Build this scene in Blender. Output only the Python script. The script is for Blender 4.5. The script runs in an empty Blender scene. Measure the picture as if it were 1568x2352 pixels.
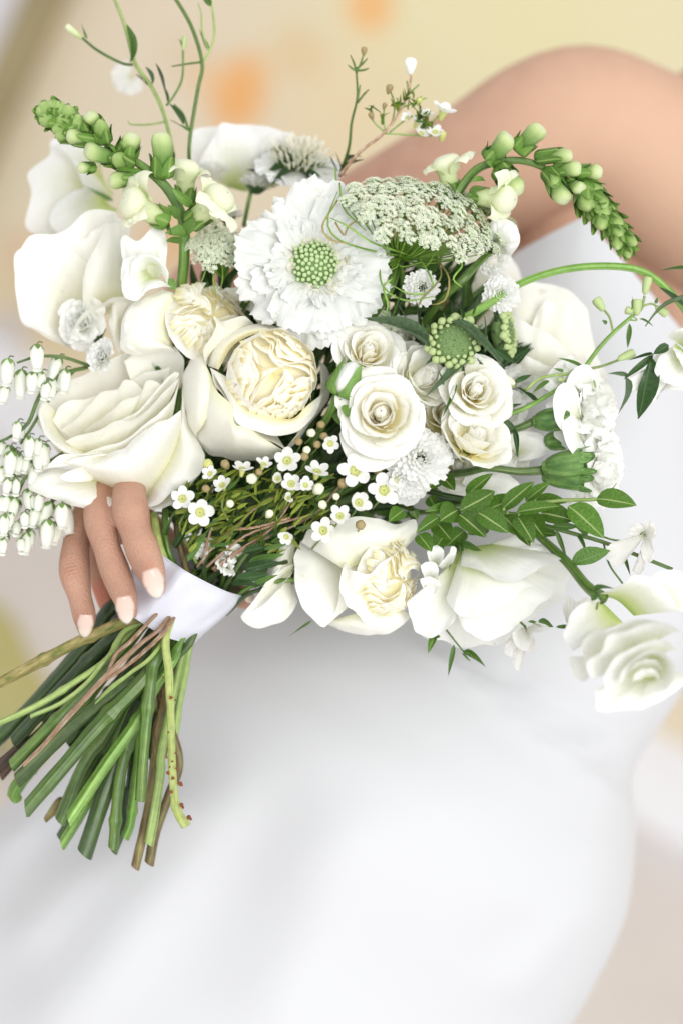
import bpy, math, random
import numpy as np
from mathutils import Vector, Matrix, noise
rng = random.Random(11)
SC = bpy.context.scene
COL = SC.collection

# ------------------------------------------------------------------ camera
PITCH, ROLL, DIST = math.radians(25), math.radians(31), 1.0
CAM = Vector((0, 0, 1.45))
F = Vector((0, math.cos(PITCH), -math.sin(PITCH)))
_r = Vector((1, 0, 0)); _u = Vector((0, math.sin(PITCH), math.cos(PITCH)))
R = math.cos(ROLL)*_r + math.sin(ROLL)*_u
U = math.cos(ROLL)*_u - math.sin(ROLL)*_r
B = -F
PX = 0.36/1568.0
CB = Matrix((R, U, B)).transposed()            # columns: picture right, up, towards viewer
cam = bpy.data.cameras.new('camera'); camo = bpy.data.objects.new('camera', cam); COL.objects.link(camo)
camo.matrix_world = Matrix.Translation(CAM) @ CB.to_4x4()
cam.sensor_fit = 'VERTICAL'; cam.sensor_height = 36; cam.sensor_width = 24; cam.lens = 36*DIST/(2352*PX)
cam.clip_start = .05; cam.clip_end = 50
cam.dof.use_dof = True; cam.dof.focus_distance = 0.976; cam.dof.aperture_fstop = 2.5
SC.camera = camo

# ------------------------------------------------------------------ light
w = bpy.data.worlds.new('World'); SC.world = w; w.use_nodes = True
w.node_tree.nodes['Background'].inputs[0].default_value = (0.97, 0.985, 1.0, 1)
w.node_tree.nodes['Background'].inputs[1].default_value = 0.87
SC.view_settings.view_transform = 'Standard'; SC.view_settings.look = 'None'
SC.cycles.max_bounces = 32; SC.cycles.diffuse_bounces = 24; SC.cycles.transmission_bounces = 16
SC.view_settings.exposure = 0.22; SC.view_settings.gamma = 1
def area(name, loc, target, size, power, col):
    l = bpy.data.lights.new(name, 'AREA'); l.shape = 'RECTANGLE'; l.size, l.size_y = size; l.energy = power; l.color = col
    o = bpy.data.objects.new(name, l); COL.objects.link(o); o.location = loc
    o.rotation_euler = (Vector(target) - Vector(loc)).to_track_quat('-Z', 'Y').to_euler()
    return o
area('window_light', (0.75, -0.95, 2.35), (0.0, .95, 1.0), (1.6, 1.6), 35, (1, .985, .955))

# ------------------------------------------------------------------ placing: u, v in photograph units (1568 wide), d metres behind the focus plane
def W(u, v, d=0.0):
    k = (DIST + d)
    return CAM + F*k + R*((u-784)*PX*k) + U*((1176-v)*PX*k)
def V3(p): return W(*p) if len(p) == 3 else W(p[0], p[1], 0)
def facing(fx, fy, fz, spin=0):
    z = (R*fx + U*fy + B*fz).normalized()
    x = U.cross(z)
    if x.length < 1e-3: x = R.copy()
    x.normalize(); y = z.cross(x)
    return Matrix((x, y, z)).transposed() @ Matrix.Rotation(math.radians(spin), 3, 'Z')
def nz(x, y=0., z=0.): return noise.noise(Vector((x, y, z)))

# ------------------------------------------------------------------ objects
def thing(name, label, cat, loc, rot=None, group=None):
    o = bpy.data.objects.new(name, None); COL.objects.link(o); o.empty_display_size = .01
    M = Matrix.Translation(loc)
    if rot is not None: M = M @ rot.to_4x4()
    o.matrix_world = M
    o['label'] = label; o['category'] = cat
    if group: o['group'] = group
    return o
def obj(name, me, parent, mat=None, M=None, kind=None, label=None):
    o = bpy.data.objects.new(name, me); COL.objects.link(o)
    if mat is not None:
        if len(me.materials) == 0: me.materials.append(mat)
        elif me.materials[0] != mat:
            o.material_slots[0].link = 'OBJECT'; o.material_slots[0].material = mat
    o.parent = parent
    if M is not None: o.matrix_local = M
    if kind: o['kind'] = kind
    if label: o['label'] = label
    return o
def mesh(verts, faces, uv=None, mats=None, midx=None, smooth=True):
    me = bpy.data.meshes.new('m')
    me.from_pydata([tuple(v) for v in verts], [], [tuple(f) for f in faces])
    if smooth: me.polygons.foreach_set('use_smooth', [True]*len(me.polygons))
    if uv is not None:
        l = me.uv_layers.new(name='UVMap')
        vi = np.zeros(len(me.loops), dtype=np.int32); me.loops.foreach_get('vertex_index', vi)
        l.data.foreach_set('uv', np.asarray(uv, dtype=np.float32)[vi].ravel())
    if mats:
        for m in mats: me.materials.append(m)
    if midx is not None: me.polygons.foreach_set('material_index', midx)
    me.update()
    return me
def gridfaces(ns, nt, off=0, wrap=False):
    f = []
    for i in range(ns-1):
        for j in range(nt if wrap else nt-1):
            a = off+i*nt+j; b = off+i*nt+(j+1) % nt; f.append((a, b, b+nt, a+nt))
    return f
def grid(P, wrap=False):
    ns, nt, _ = P.shape
    uv = np.zeros((ns, nt, 2)); uv[..., 0] = np.linspace(0, 1, nt)[None]; uv[..., 1] = np.linspace(0, 1, ns)[:, None]
    return mesh(P.reshape(-1, 3), gridfaces(ns, nt, 0, wrap), uv.reshape(-1, 2))
class MB:
    """collects pieces with material slots into one mesh"""
    def __init__(s): s.v = []; s.f = []; s.uv = []; s.mi = []
    def add(s, v, f, uv=None, mi=0):
        o = len(s.v); s.v += [tuple(x) for x in v]; s.f += [tuple(o+i for i in q) for q in f]
        s.uv += [tuple(x) for x in (uv if uv is not None else [(0, 0)]*len(v))]; s.mi += [mi]*len(f)
    def build(s, mats=None): return mesh(s.v, s.f, s.uv, mats, s.mi if mats else None)
def crv(pts, n):
    """catmull-rom resample of rows of any width, even spacing by index length"""
    p = np.asarray(pts, float)
    if len(p) == 1: return np.repeat(p, n, 0)
    if len(p) == 2:
        t = np.linspace(0, 1, n)[:, None]; return p[0]*(1-t)+p[1]*t
    seg = np.maximum(np.linalg.norm(np.diff(p[:, :3], axis=0), axis=1), 1e-9); cum = np.r_[0, np.cumsum(seg)]
    q = np.vstack([2*p[0]-p[1], p, 2*p[-1]-p[-2]]); out = []
    for x in np.linspace(0, cum[-1], n):
        i = min(max(np.searchsorted(cum, x, 'right')-1, 0), len(p)-2); t = (x-cum[i])/seg[i]
        a, b, c, d = q[i], q[i+1], q[i+2], q[i+3]
        out.append(.5*((2*b)+(-a+c)*t+(2*a-5*b+4*c-d)*t*t+(-a+3*b-3*c+d)*t**3))
    return np.array(out)
def tubegeo(pts, rad, nseg=8, n=None, cap=True, flat=1.0):
    """pts: Nx3 (local metres); rad scalar or list"""
    pts = [tuple(p) for p in pts]
    r = rad if isinstance(rad, (list, tuple)) else [rad]*len(pts)
    n = n or max(4, 4*(len(pts)-1)+1)
    c = crv([list(p)+[q] for p, q in zip(pts, r)], n)
    P = c[:, :3]; rr = np.maximum(c[:, 3], 1e-5)
    T = np.gradient(P, axis=0); T /= np.maximum(np.linalg.norm(T, axis=1), 1e-9)[:, None]
    nrm = np.cross(T[0], [0.3, .9, .2]); nrm /= np.linalg.norm(nrm)
    v = []; uv = []
    for i in range(n):
        nrm = nrm - T[i]*np.dot(nrm, T[i]); nrm /= np.linalg.norm(nrm); bn = np.cross(T[i], nrm)
        for j in range(nseg):
            a = 2*math.pi*j/nseg
            v.append(P[i]+rr[i]*(math.cos(a)*nrm+flat*math.sin(a)*bn)); uv.append((j/nseg, i/(n-1)))
    f = gridfaces(n, nseg, 0, True)
    if cap: f += [tuple(range(nseg))[::-1], tuple((n-1)*nseg+k for k in range(nseg))]
    return v, f, uv
def rel(T, pts): 
    o = T.matrix_world.inverted()
    return [o @ V3(p) for p in pts]
def tube(T, name, pts, rpx, mat, nseg=8, n=None, parent=None, label=None):
    r = [x*PX for x in rpx] if isinstance(rpx, (list, tuple)) else rpx*PX
    v, f, uv = tubegeo(rel(T, pts), r, nseg, n)
    return obj(name, mesh(v, f, uv), parent or T, mat, label=label)
def lathe(prof, nseg=14, lob=0, lobn=5):
    """profile [(r,z)] round Z"""
    p = crv(prof, max(8, len(prof)*3)) if len(prof) > 2 else np.asarray(prof, float)
    n = len(p); v = []; uv = []
    for i in range(n):
        for j in range(nseg):
            a = 2*math.pi*j/nseg; k = 1+lob*math.cos(lobn*a)
            v.append((max(p[i, 0], 1e-5)*k*math.cos(a), max(p[i, 0], 1e-5)*k*math.sin(a), p[i, 1])); uv.append((j/nseg, i/(n-1)))
    return v, gridfaces(n, nseg, 0, True), uv
def along(A, Bp, N=None):
    """matrix3 whose Z runs A->B; X near picture-right"""
    z = (Bp-A); L = z.length; z = z/L
    h = N if N is not None else B
    y = h - z*h.dot(z)
    if y.length < 1e-4: y = U - z*U.dot(z)
    y.normalize(); x = y.cross(z)
    return Matrix((x, y, z)).transposed(), L
def local_between(T, a, b, width=None, normal=(0, 0, 1), thick=None):
    """matrix_local for a unit mesh (length 1 along X, width 1 along Y, normal Z) laid from a to b"""
    A, C = V3(a), V3(b); x = C-A; L = x.length; x /= L
    h = R*normal[0]+U*normal[1]+B*normal[2]
    z = h - x*h.dot(x); z.normalize(); y = z.cross(x)
    wd = (width*PX if width else L)
    M = Matrix((x*L, y*wd, z*(thick or L))).transposed().to_4x4(); M.translation = A
    return T.matrix_world.inverted() @ M

# ------------------------------------------------------------------ materials
MATS = {}
def newmat(name):
    m = bpy.data.materials.new(name); m.use_nodes = True; nt = m.node_tree
    return m, nt, nt.nodes['Principled BSDF'], nt.nodes['Material Output']
def nd(nt, t, **k):
    n = nt.nodes.new(t)
    for a, b in k.items(): setattr(n, a, b)
    return n
def rgba(c): return (*c, 1)
def ramp(nt, src, stops):
    r = nd(nt, 'ShaderNodeValToRGB'); e = r.color_ramp.elements
    while len(e) < len(stops): e.new(.5)
    for i, (p, c) in enumerate(stops): e[i].position = p; e[i].color = rgba(c)
    nt.links.new(src, r.inputs[0]); return r
def scaled_uv(nt, sx, sy):
    uv = nd(nt, 'ShaderNodeUVMap'); mp = nd(nt, 'ShaderNodeMapping'); mp.inputs['Scale'].default_value = (sx, sy, 1)
    oi = nd(nt, 'ShaderNodeObjectInfo'); cx = nd(nt, 'ShaderNodeCombineXYZ'); mu = nd(nt, 'ShaderNodeMath', operation='MULTIPLY'); mu.inputs[1].default_value = 37
    nt.links.new(oi.outputs['Random'], mu.inputs[0]); nt.links.new(mu.outputs[0], cx.inputs[0]); nt.links.new(cx.outputs[0], mp.inputs['Location'])
    nt.links.new(uv.outputs[0], mp.inputs['Vector']); return uv, mp, oi
def thin_out(nt, bs, out, trans, colsock=None, col=None):
    t = nd(nt, 'ShaderNodeBsdfTranslucent'); mx = nd(nt, 'ShaderNodeMixShader'); mx.inputs[0].default_value = trans
    if colsock is not None: nt.links.new(colsock, t.inputs[0])
    else: t.inputs[0].default_value = rgba(col)
    nt.links.new(bs.outputs[0], mx.inputs[1]); nt.links.new(t.outputs[0], mx.inputs[2]); nt.links.new(mx.outputs[0], out.inputs[0])
def petal_mat(name, stops, trans=.20, rough=.5, vein=.45, vs=(26, 2.2), mottle=.025):
    m, nt, bs, out = newmat(name)
    uv, mp, oi = scaled_uv(nt, *vs)
    sp = nd(nt, 'ShaderNodeSeparateXYZ'); nt.links.new(uv.outputs[0], sp.inputs[0])
    rp = ramp(nt, sp.outputs[1], stops)
    n = nd(nt, 'ShaderNodeTexNoise'); n.inputs['Scale'].default_value = 1; n.inputs['Detail'].default_value = 3
    nt.links.new(mp.outputs[0], n.inputs['Vector'])
    mr = nd(nt, 'ShaderNodeMapRange'); mr.inputs[1].default_value = .3; mr.inputs[2].default_value = .7; mr.inputs[3].default_value = 1-mottle; mr.inputs[4].default_value = 1
    nt.links.new(n.outputs[0], mr.inputs[0])
    mul = nd(nt, 'ShaderNodeMix', data_type='RGBA', blend_type='MULTIPLY'); mul.inputs[0].default_value = 1
    nt.links.new(rp.outputs[0], mul.inputs[6]); nt.links.new(mr.outputs[0], mul.inputs[7])
    # faint bruises and specks, browner towards the rim
    gp_ = nd(nt, 'ShaderNodeNewGeometry'); ns2 = nd(nt, 'ShaderNodeTexNoise'); ns2.inputs['Scale'].default_value = 150; ns2.inputs['Detail'].default_value = 4
    nt.links.new(gp_.outputs['Position'], ns2.inputs['Vector'])
    ad = nd(nt, 'ShaderNodeMath', operation='MULTIPLY_ADD'); ad.inputs[1].default_value = .07; nt.links.new(sp.outputs[1], ad.inputs[0]); nt.links.new(ns2.outputs[0], ad.inputs[2])
    mk = nd(nt, 'ShaderNodeMapRange'); mk.inputs[1].default_value = .735; mk.inputs[2].default_value = .80; mk.inputs[3].default_value = 0; mk.inputs[4].default_value = .38; nt.links.new(ad.outputs[0], mk.inputs[0])
    mb2 = nd(nt, 'ShaderNodeMix', data_type='RGBA'); nt.links.new(mk.outputs[0], mb2.inputs[0]); nt.links.new(mul.outputs[2], mb2.inputs[6]); mb2.inputs[7].default_value = (.62, .50, .30, 1); mul = mb2
    nt.links.new(mul.outputs[2], bs.inputs['Base Color'])
    bs.inputs['Roughness'].default_value = rough; bs.inputs['Specular IOR Level'].default_value = .3
    try: bs.inputs['Sheen Weight'].default_value = .08
    except Exception: pass
    bp = nd(nt, 'ShaderNodeBump'); bp.inputs['Strength'].default_value = vein; bp.inputs['Distance'].default_value = .0012
    nt.links.new(n.outputs[0], bp.inputs['Height']); nt.links.new(bp.outputs[0], bs.inputs['Normal'])
    thin_out(nt, bs, out, trans, mul.outputs[2])
    MATS[name] = m; return m
def leaf_mat(name, col, mid=None, midw=.06, trans=.18, rough=.38, var=.25, vein=.3):
    m, nt, bs, out = newmat(name)
    uv, mp, oi = scaled_uv(nt, 5, 14)
    n = nd(nt, 'ShaderNodeTexNoise'); n.inputs['Scale'].default_value = 1.3; n.inputs['Detail'].default_value = 4
    nt.links.new(mp.outputs[0], n.inputs['Vector'])
    c0 = tuple(x*.72 for x in col); c1 = tuple(min(1, x*1.3) for x in col)
    rp = ramp(nt, n.outputs[0], [(.3, c0), (.7, c1)])
    hv = nd(nt, 'ShaderNodeHueSaturation'); mr = nd(nt, 'ShaderNodeMapRange'); mr.inputs[3].default_value = 1-var; mr.inputs[4].default_value = 1+var
    nt.links.new(oi.outputs['Random'], mr.inputs[0]); nt.links.new(mr.outputs[0], hv.inputs['Value']); nt.links.new(rp.outputs[0], hv.inputs['Color'])
    src = hv.outputs[0]
    if mid:
        sp = nd(nt, 'ShaderNodeSeparateXYZ'); nt.links.new(uv.outputs[0], sp.inputs[0])
        a = nd(nt, 'ShaderNodeMath', operation='SUBTRACT'); a.inputs[1].default_value = .5; nt.links.new(sp.outputs[0], a.inputs[0])
        b = nd(nt, 'ShaderNodeMath', operation='ABSOLUTE'); nt.links.new(a.outputs[0], b.inputs[0])
        r2 = nd(nt, 'ShaderNodeMapRange'); r2.inputs[1].default_value = midw*.4; r2.inputs[2].default_value = midw; r2.inputs[3].default_value = 1; r2.inputs[4].default_value = 0
        nt.links.new(b.outputs[0], r2.inputs[0])
        mx = nd(nt, 'ShaderNodeMix', data_type='RGBA'); nt.links.new(r2.outputs[0], mx.inputs[0]); nt.links.new(src, mx.inputs[6]); mx.inputs[7].default_value = rgba(mid); src = mx.outputs[2]
    nt.links.new(src, bs.inputs['Base Color']); bs.inputs['Roughness'].default_value = rough; bs.inputs['Specular IOR Level'].default_value = .35
    bp = nd(nt, 'ShaderNodeBump'); bp.inputs['Strength'].default_value = vein; bp.inputs['Distance'].default_value = .0008
    nt.links.new(n.outputs[0], bp.inputs['Height']); nt.links.new(bp.outputs[0], bs.inputs['Normal'])
    thin_out(nt, bs, out, trans, src)
    MATS[name] = m; return m
def stem_mat(name, c0, c1, c2=None, rough=.42, sx=11, sy=1.8, bump=.6, detail=5, spec=.4):
    m, nt, bs, out = newmat(name)
    uv, mp, oi = scaled_uv(nt, sx, sy)
    n = nd(nt, 'ShaderNodeTexNoise'); n.inputs['Scale'].default_value = 1; n.inputs['Detail'].default_value = detail
    nt.links.new(mp.outputs[0], n.inputs['Vector'])
    st = [(.30, tuple(x*.62 for x in c0)), (.46, c0), (.62, c1), (.74, tuple(min(.9, x*1.3) for x in c1))] if c2 is None else [(.3, c0), (.52, c1), (.64, c2)]
    rp = ramp(nt, n.outputs[0], st)
    n2 = nd(nt, 'ShaderNodeTexNoise'); n2.inputs['Scale'].default_value = 260; n2.inputs['Detail'].default_value = 2
    g = nd(nt, 'ShaderNodeNewGeometry'); nt.links.new(g.outputs['Position'], n2.inputs['Vector'])
    mr = nd(nt, 'ShaderNodeMapRange'); mr.inputs[1].default_value = .3; mr.inputs[2].default_value = .7; mr.inputs[3].default_value = .85; mr.inputs[4].default_value = 1.1
    nt.links.new(n2.outputs[0], mr.inputs[0])
    mul = nd(nt, 'ShaderNodeMix', data_type='RGBA', blend_type='MULTIPLY'); mul.inputs[0].default_value = 1
    nt.links.new(rp.outputs[0], mul.inputs[6]); nt.links.new(mr.outputs[0], mul.inputs[7])
    hv = nd(nt, 'ShaderNodeHueSaturation'); m2 = nd(nt, 'ShaderNodeMapRange'); m2.inputs[3].default_value = .68; m2.inputs[4].default_value = 1.22
    nt.links.new(oi.outputs['Random'], m2.inputs[0]); nt.links.new(m2.outputs[0], hv.inputs['Value']); nt.links.new(mul.outputs[2], hv.inputs['Color'])
    m3 = nd(nt, 'ShaderNodeMapRange'); m3.inputs[3].default_value = .48; m3.inputs[4].default_value = .515; n5 = nd(nt, 'ShaderNodeTexNoise'); n5.inputs['Scale'].default_value = 60
    nt.links.new(g.outputs['Position'], n5.inputs['Vector']); nt.links.new(n5.outputs[0], m3.inputs[0]); nt.links.new(m3.outputs[0], hv.inputs['Hue'])
    nt.links.new(hv.outputs[0], bs.inputs['Base Color']); bs.inputs['Roughness'].default_value = rough; bs.inputs['Specular IOR Level'].default_value = spec
    bp = nd(nt, 'ShaderNodeBump'); bp.inputs['Strength'].default_value = bump; bp.inputs['Distance'].default_value = .001
    nt.links.new(n.outputs[0], bp.inputs['Height']); nt.links.new(bp.outputs[0], bs.inputs['Normal'])
    MATS[name] = m; return m
def plain(name, col, rough=.5, var=.1, scale=300, bump=.2, spec=.4, sss=0):
    m, nt, bs, out = newmat(name)
    g = nd(nt, 'ShaderNodeTexCoord'); n = nd(nt, 'ShaderNodeTexNoise'); n.inputs['Scale'].default_value = scale; n.inputs['Detail'].default_value = 3
    nt.links.new(g.outputs['Object'], n.inputs['Vector'])
    rp = ramp(nt, n.outputs[0], [(.3, tuple(x*(1-var) for x in col)), (.7, tuple(min(1, x*(1+var)) for x in col))])
    nt.links.new(rp.outputs[0], bs.inputs['Base Color']); bs.inputs['Roughness'].default_value = rough; bs.inputs['Specular IOR Level'].default_value = spec
    bp = nd(nt, 'ShaderNodeBump'); bp.inputs['Strength'].default_value = bump; bp.inputs['Distance'].default_value = .0005
    nt.links.new(n.outputs[0], bp.inputs['Height']); nt.links.new(bp.outputs[0], bs.inputs['Normal'])
    if sss: bs.inputs['Subsurface Weight'].default_value = sss; bs.inputs['Subsurface Scale'].default_value = .004
    MATS[name] = m; return m

PW = petal_mat('white petal', [(0, (.74, .82, .42)), (.2, (.90, .92, .78)), (.5, (.94, .95, .91)), (1, (.955, .955, .935))])
PR = petal_mat('rose petal', [(0, (.90, .90, .60)), (.25, (.945, .945, .80)), (.6, (.955, .95, .885)), (1, (.95, .945, .905))])
PC = petal_mat('cream petal', [(0, (.965, .87, .46)), (.3, (.965, .925, .68)), (.7, (.965, .95, .85)), (1, (.97, .96, .915))], trans=.22)
PO = petal_mat('outer cream petal', [(0, (.84, .86, .56)), (.25, (.94, .935, .81)), (1, (.96, .95, .90))], trans=.16, vein=.15)
PL = petal_mat('lisianthus petal', [(0, (.40, .56, .12)), (.14, (.70, .78, .36)), (.38, (.86, .87, .745)), (.8, (.885, .89, .86)), (1, (.88, .88, .865))], trans=.22)
PS = petal_mat('scabiosa petal', [(0, (.74, .78, .56)), (.25, (.79, .81, .75)), (1, (.86, .87, .85))], trans=.18, vein=.9, vs=(14, 1.6), mottle=.06)
PY = petal_mat('yellow hearted petal', [(0, (.97, .85, .34)), (.28, (.965, .93, .66)), (.6, (.965, .955, .87)), (1, (.955, .95, .91))], trans=.22)
PM = petal_mat('mum petal', [(0, (.84, .88, .60)), (.35, (.95, .955, .91)), (1, (.97, .97, .965))], trans=.22)
PB = petal_mat('snapdragon floret skin', [(0, (.46, .60, .20)), (.3, (.72, .80, .44)), (.7, (.88, .90, .68)), (1, (.90, .91, .75))], trans=.25, vein=.2)
PBG = petal_mat('green bud skin', [(0, (.09, .20, .04)), (.45, (.20, .35, .085)), (.75, (.52, .63, .27)), (1, (.78, .83, .55))], trans=.12)
PGR = petal_mat('green bud tip skin', [(0, (.09, .19, .035)), (.5, (.21, .35, .08)), (.85, (.34, .49, .15)), (1, (.48, .60, .24))], trans=.1)
PP = petal_mat('bell skin', [(0, (.74, .80, .48)), (.2, (.90, .92, .80)), (1, (.94, .945, .91))], trans=.22, vs=(5, 1))
LB = leaf_mat('boxwood leaf', (.080, .175, .022), (.36, .46, .17), .045, rough=.3)
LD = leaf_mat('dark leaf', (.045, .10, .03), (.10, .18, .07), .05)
LG = leaf_mat('grey green leaf', (.105, .17, .085), (.20, .27, .15), .06, rough=.5)
LM = leaf_mat('mid green leaf', (.10, .20, .045), (.2, .3, .1), .05)
LSD = leaf_mat('bud sepal', (.135, .27, .045), (.27, .40, .11), .10, rough=.5, trans=.15, var=.3)
LS = leaf_mat('sepal leaf', (.17, .31, .07), None, rough=.45, trans=.2)
LN = leaf_mat('needle leaf', (.27, .34, .055), None, rough=.42, trans=.15, var=.4)
S_mid = stem_mat('mid green stem', (.078, .17, .022), (.165, .285, .052), spec=.6, rough=.34)
S_bright = stem_mat('bright green stem', (.13, .27, .04), (.23, .40, .085), spec=.5, rough=.36)
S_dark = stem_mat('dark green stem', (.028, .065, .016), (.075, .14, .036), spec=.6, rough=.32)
S_light = stem_mat('light green stem', (.25, .37, .10), (.37, .48, .17))
S_grey = stem_mat('grey green stem', (.08, .145, .04), (.17, .245, .085))
S_yel = stem_mat('yellow green stem', (.40, .49, .14), (.50, .57, .21), sx=5, sy=9)
S_brown = stem_mat('brown stem', (.09, .055, .03), (.19, .14, .055), (.24, .22, .08), bump=.8, sx=6, sy=9)
S_dbrown = stem_mat('dark brown stem', (.045, .022, .014), (.12, .07, .045), bump=.8)
S_pink = stem_mat('pinkish brown twig', (.24, .13, .06), (.46, .29, .18), (.62, .50, .38), sx=5, sy=16, bump=.8)
S_bark = stem_mat('tan bark branch', (.10, .17, .02), (.34, .28, .10), (.47, .40, .17), sx=7, sy=13, bump=1.0, detail=8, rough=.7)
S_cut = plain('cut stem end', (.52, .60, .26), .6)
# ------------------------------------------------------------------ petals
def sm(x): x = np.clip(x, 0, 1); return x*x*(3-2*x)
def petal_grid(L, Wd, a0, a1, curl=0, cs=.65, r0=.002, rcf=1.0, edge=.22, ruf=.0, rip=0., ripn=3, seed=0, ns=12, nt=13, turn=.7, notch=0., w0=.2, maxphi=2.3, ep=2.6):
    """cup petal round +Z: runs up a bending meridian from radius r0, wrapped round the axis; all lengths in metres"""
    rad = math.radians; fine = np.linspace(0, 1, 121)
    a = rad(a0)+rad(a1-a0)*sm(fine/turn)-rad(curl)*sm((fine-cs)/(1-cs+1e-6))
    r = r0+np.r_[0, np.cumsum(np.cos(a[:-1]))]*L/120; z = np.r_[0, np.cumsum(np.sin(a[:-1]))]*L/120
    P = np.zeros((ns, nt, 3)); ph = seed*1.7
    for i in range(ns):
        s = i/(ns-1)
        for j in range(nt):
            t = -1+2*j/(nt-1)
            se = s*(1-edge*abs(t)**ep-notch*math.exp(-(t/.12)**2)) + .03*s*s*nz(seed*3.1+t*2.2, 7.7)
            se = min(max(se, 0), 1)
            rr, zz, aa = np.interp(se, fine, r), np.interp(se, fine, z), np.interp(se, fine, a)
            hw = Wd*(w0+(1-w0)*math.sin(min(s/.68, 1)*math.pi/2))
            rc = max(rr, Wd*.42)*rcf
            phi = max(-maxphi, min(maxphi, t*hw/rc))
            x = rr-rc+rc*math.cos(phi); y = rc*math.sin(phi)
            n = np.array([math.sin(aa)*math.cos(phi), math.sin(aa)*math.sin(phi), -math.cos(aa)])
            d = ruf*(nz(seed*5.3+t*1.6, s*2.1, 1.3)+.5*nz(seed*2.3+t*4, s*4, 9.3))*s**1.2 + rip*math.sin(ripn*math.pi*t+ph+2*nz(seed, t*2))*s**4
            P[i, j] = np.array([x, y, zz])+n*d
    return P
def rotz(P, deg):
    c, s = math.cos(math.radians(deg)), math.sin(math.radians(deg)); Q = P.copy()
    Q[..., 0] = c*P[..., 0]-s*P[..., 1]; Q[..., 1] = s*P[..., 0]+c*P[..., 1]; return Q
def span(T, base, rim, bulge=.004, roll=.0, ruf=.0015, seed=1, ns=15, nt=31, mat=None, name='petal', cross=0.0, m=None, curlup=0.0):
    """petal stretched from its base line to its rim line (photograph units + depth); bulge and roll towards the viewer, in metres"""
    m = m or (lambda p: p)
    b = np.array([list(V3(m(p))) for p in base]); q = np.array([list(V3(m(p))) for p in rim])
    b = crv(b, nt); q = crv(q, nt); P = np.zeros((ns, nt, 3)); o = np.array(T.matrix_world.translation)
    Bn = np.array(B); Mi = np.array(T.matrix_world.to_3x3().inverted())
    for i in range(ns):
        s = i/(ns-1)
        for j in range(nt):
            t = j/(nt-1)
            e = math.sin(math.pi*t)**.5 if 0 < t < 1 else 0
            d = bulge*math.sin(math.pi*min(s*.96, 1))*e + roll*max(0, (s-.72)/.28)**2*e + cross*math.sin(math.pi*t)*s
            d += .0007*math.sin(t*(23+seed % 9)+seed)*s**5+ruf*(nz(seed*4.1+t*5, s*3, .7)+.45*nz(seed*7.7+t*12, s*7, 2.7)+.22*nz(seed*3.3+t*26, s*5, 8.1))*(.35+.65*s)
            P[i, j] = b[j]*(1-s)+q[j]*s+Bn*d
            if s > .5: P[i, j] += (q[j]-b[j])*.05*(s-.5)*2*nz(seed*1.9+t*9, 3.3)
    P = (P-o) @ Mi.T
    return obj(name, grid(P), T, mat)
def cropmap(x0, y0, f): return lambda p: (((x0+p[0]/f)*.98, (y0+p[1]/f)*.98) + tuple(p[2:]))
def flower(name, label, cat, u, v, d, fc, spin=0, group=None, lift=0):
    rot = facing(*fc, spin); z = rot @ Vector((0, 0, 1))
    return thing(name, label, cat, W(u, v, d)-z*lift, rot, group)
def ring(T, n, Rm, L, Wd, a0, a1, curl, r0, ruf=.03, mat=PR, ph=0, jit=8, z=0, seed=0, rip=0, rcf=1.0, edge=.22, ns=12, nt=13, cs=.65, ripn=3, span_=360, tj=.08, notch=0., aj=5, w0=.2, turn=.7):
    for k in range(n):
        sd = seed*13.7+k*2.37+1
        P = petal_grid(L*Rm*(1+tj*nz(sd, 1)*2), Wd*Rm*(1+tj*nz(sd, 2)*2), a0+aj*nz(sd, 3)*2, a1+aj*nz(sd, 4)*2, curl*(1+.5*nz(sd, 5)), cs, r0*Rm, rcf, edge, ruf*Rm, rip*Rm, ripn, sd, ns, nt, notch=notch, w0=w0, turn=turn)
        P[..., 2] += z*Rm
        obj('petal', grid(rotz(P, ph+span_*k/n+jit*2*nz(sd, 6))), T, mat)
def rose(label, u, v, d, rpx, fc, spin=0, mat=PR, group=None, open_=1.0, name='rose', cat='rose', inner=None, seed=0, sep=True, n=24):
    Rm = rpx*PX*(1+d); inner = inner or mat; rg = random.Random(seed*7+1)
    T = flower(name, label, cat, u, v, d, fc, spin, group, lift=.55*Rm)
    for k in range(n):
        f = k/(n-1); g = f**.85
        P = petal_grid((.92+.24*f+.10*rg.uniform(-1, 1))*Rm, (.34+.54*f)*Rm*(1+.12*rg.uniform(-1, 1)), 82-74*g+rg.uniform(-5, 5), 102-50*g+rg.uniform(-9, 9), (8+open_*95*f**1.5)*(1+.35*rg.uniform(-1, 1)), .58, (.03+.2*g)*Rm,
                       1.1+.5*rg.random()*f, .26, (.035+.07*f)*Rm, .02*f*Rm, rg.choice((1.3, 2, 2.6)), seed+k*1.7, 13, 15, ep=2.6-1.1*f*rg.random())
        ta, tb = rg.uniform(-.13, .13), rg.uniform(-.10, .10); x_, z_ = P[..., 0].copy(), P[..., 2].copy()
        P[..., 0] = x_*math.cos(ta)+z_*math.sin(ta); P[..., 2] = z_*math.cos(ta)-x_*math.sin(ta); P[..., 1] += tb*P[..., 2]; P[..., 2] += rg.uniform(-.06, .05)*Rm
        obj('petal', grid(rotz(P, 137.5*k+rg.uniform(-26, 26))), T, inner if f < .55 else mat)
    v_, f_, uv_ = lathe([(.03, .30), (.15, .5), (.17, .68), (.11, .86), (.02, .93)], 14, .09, 3); obj('heart', mesh(np.array(v_)*Rm, f_, uv_), T, inner)
    if sep:
        for k in range(5):
            P = petal_grid(.8*Rm, .16*Rm, -10, 40, 30, r0=.1*Rm, edge=.9, seed=seed+k, ns=7, nt=5); P[..., 2] -= .06*Rm
            obj('sepal', grid(rotz(P, 72*k)), T, LS)
    return T
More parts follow.
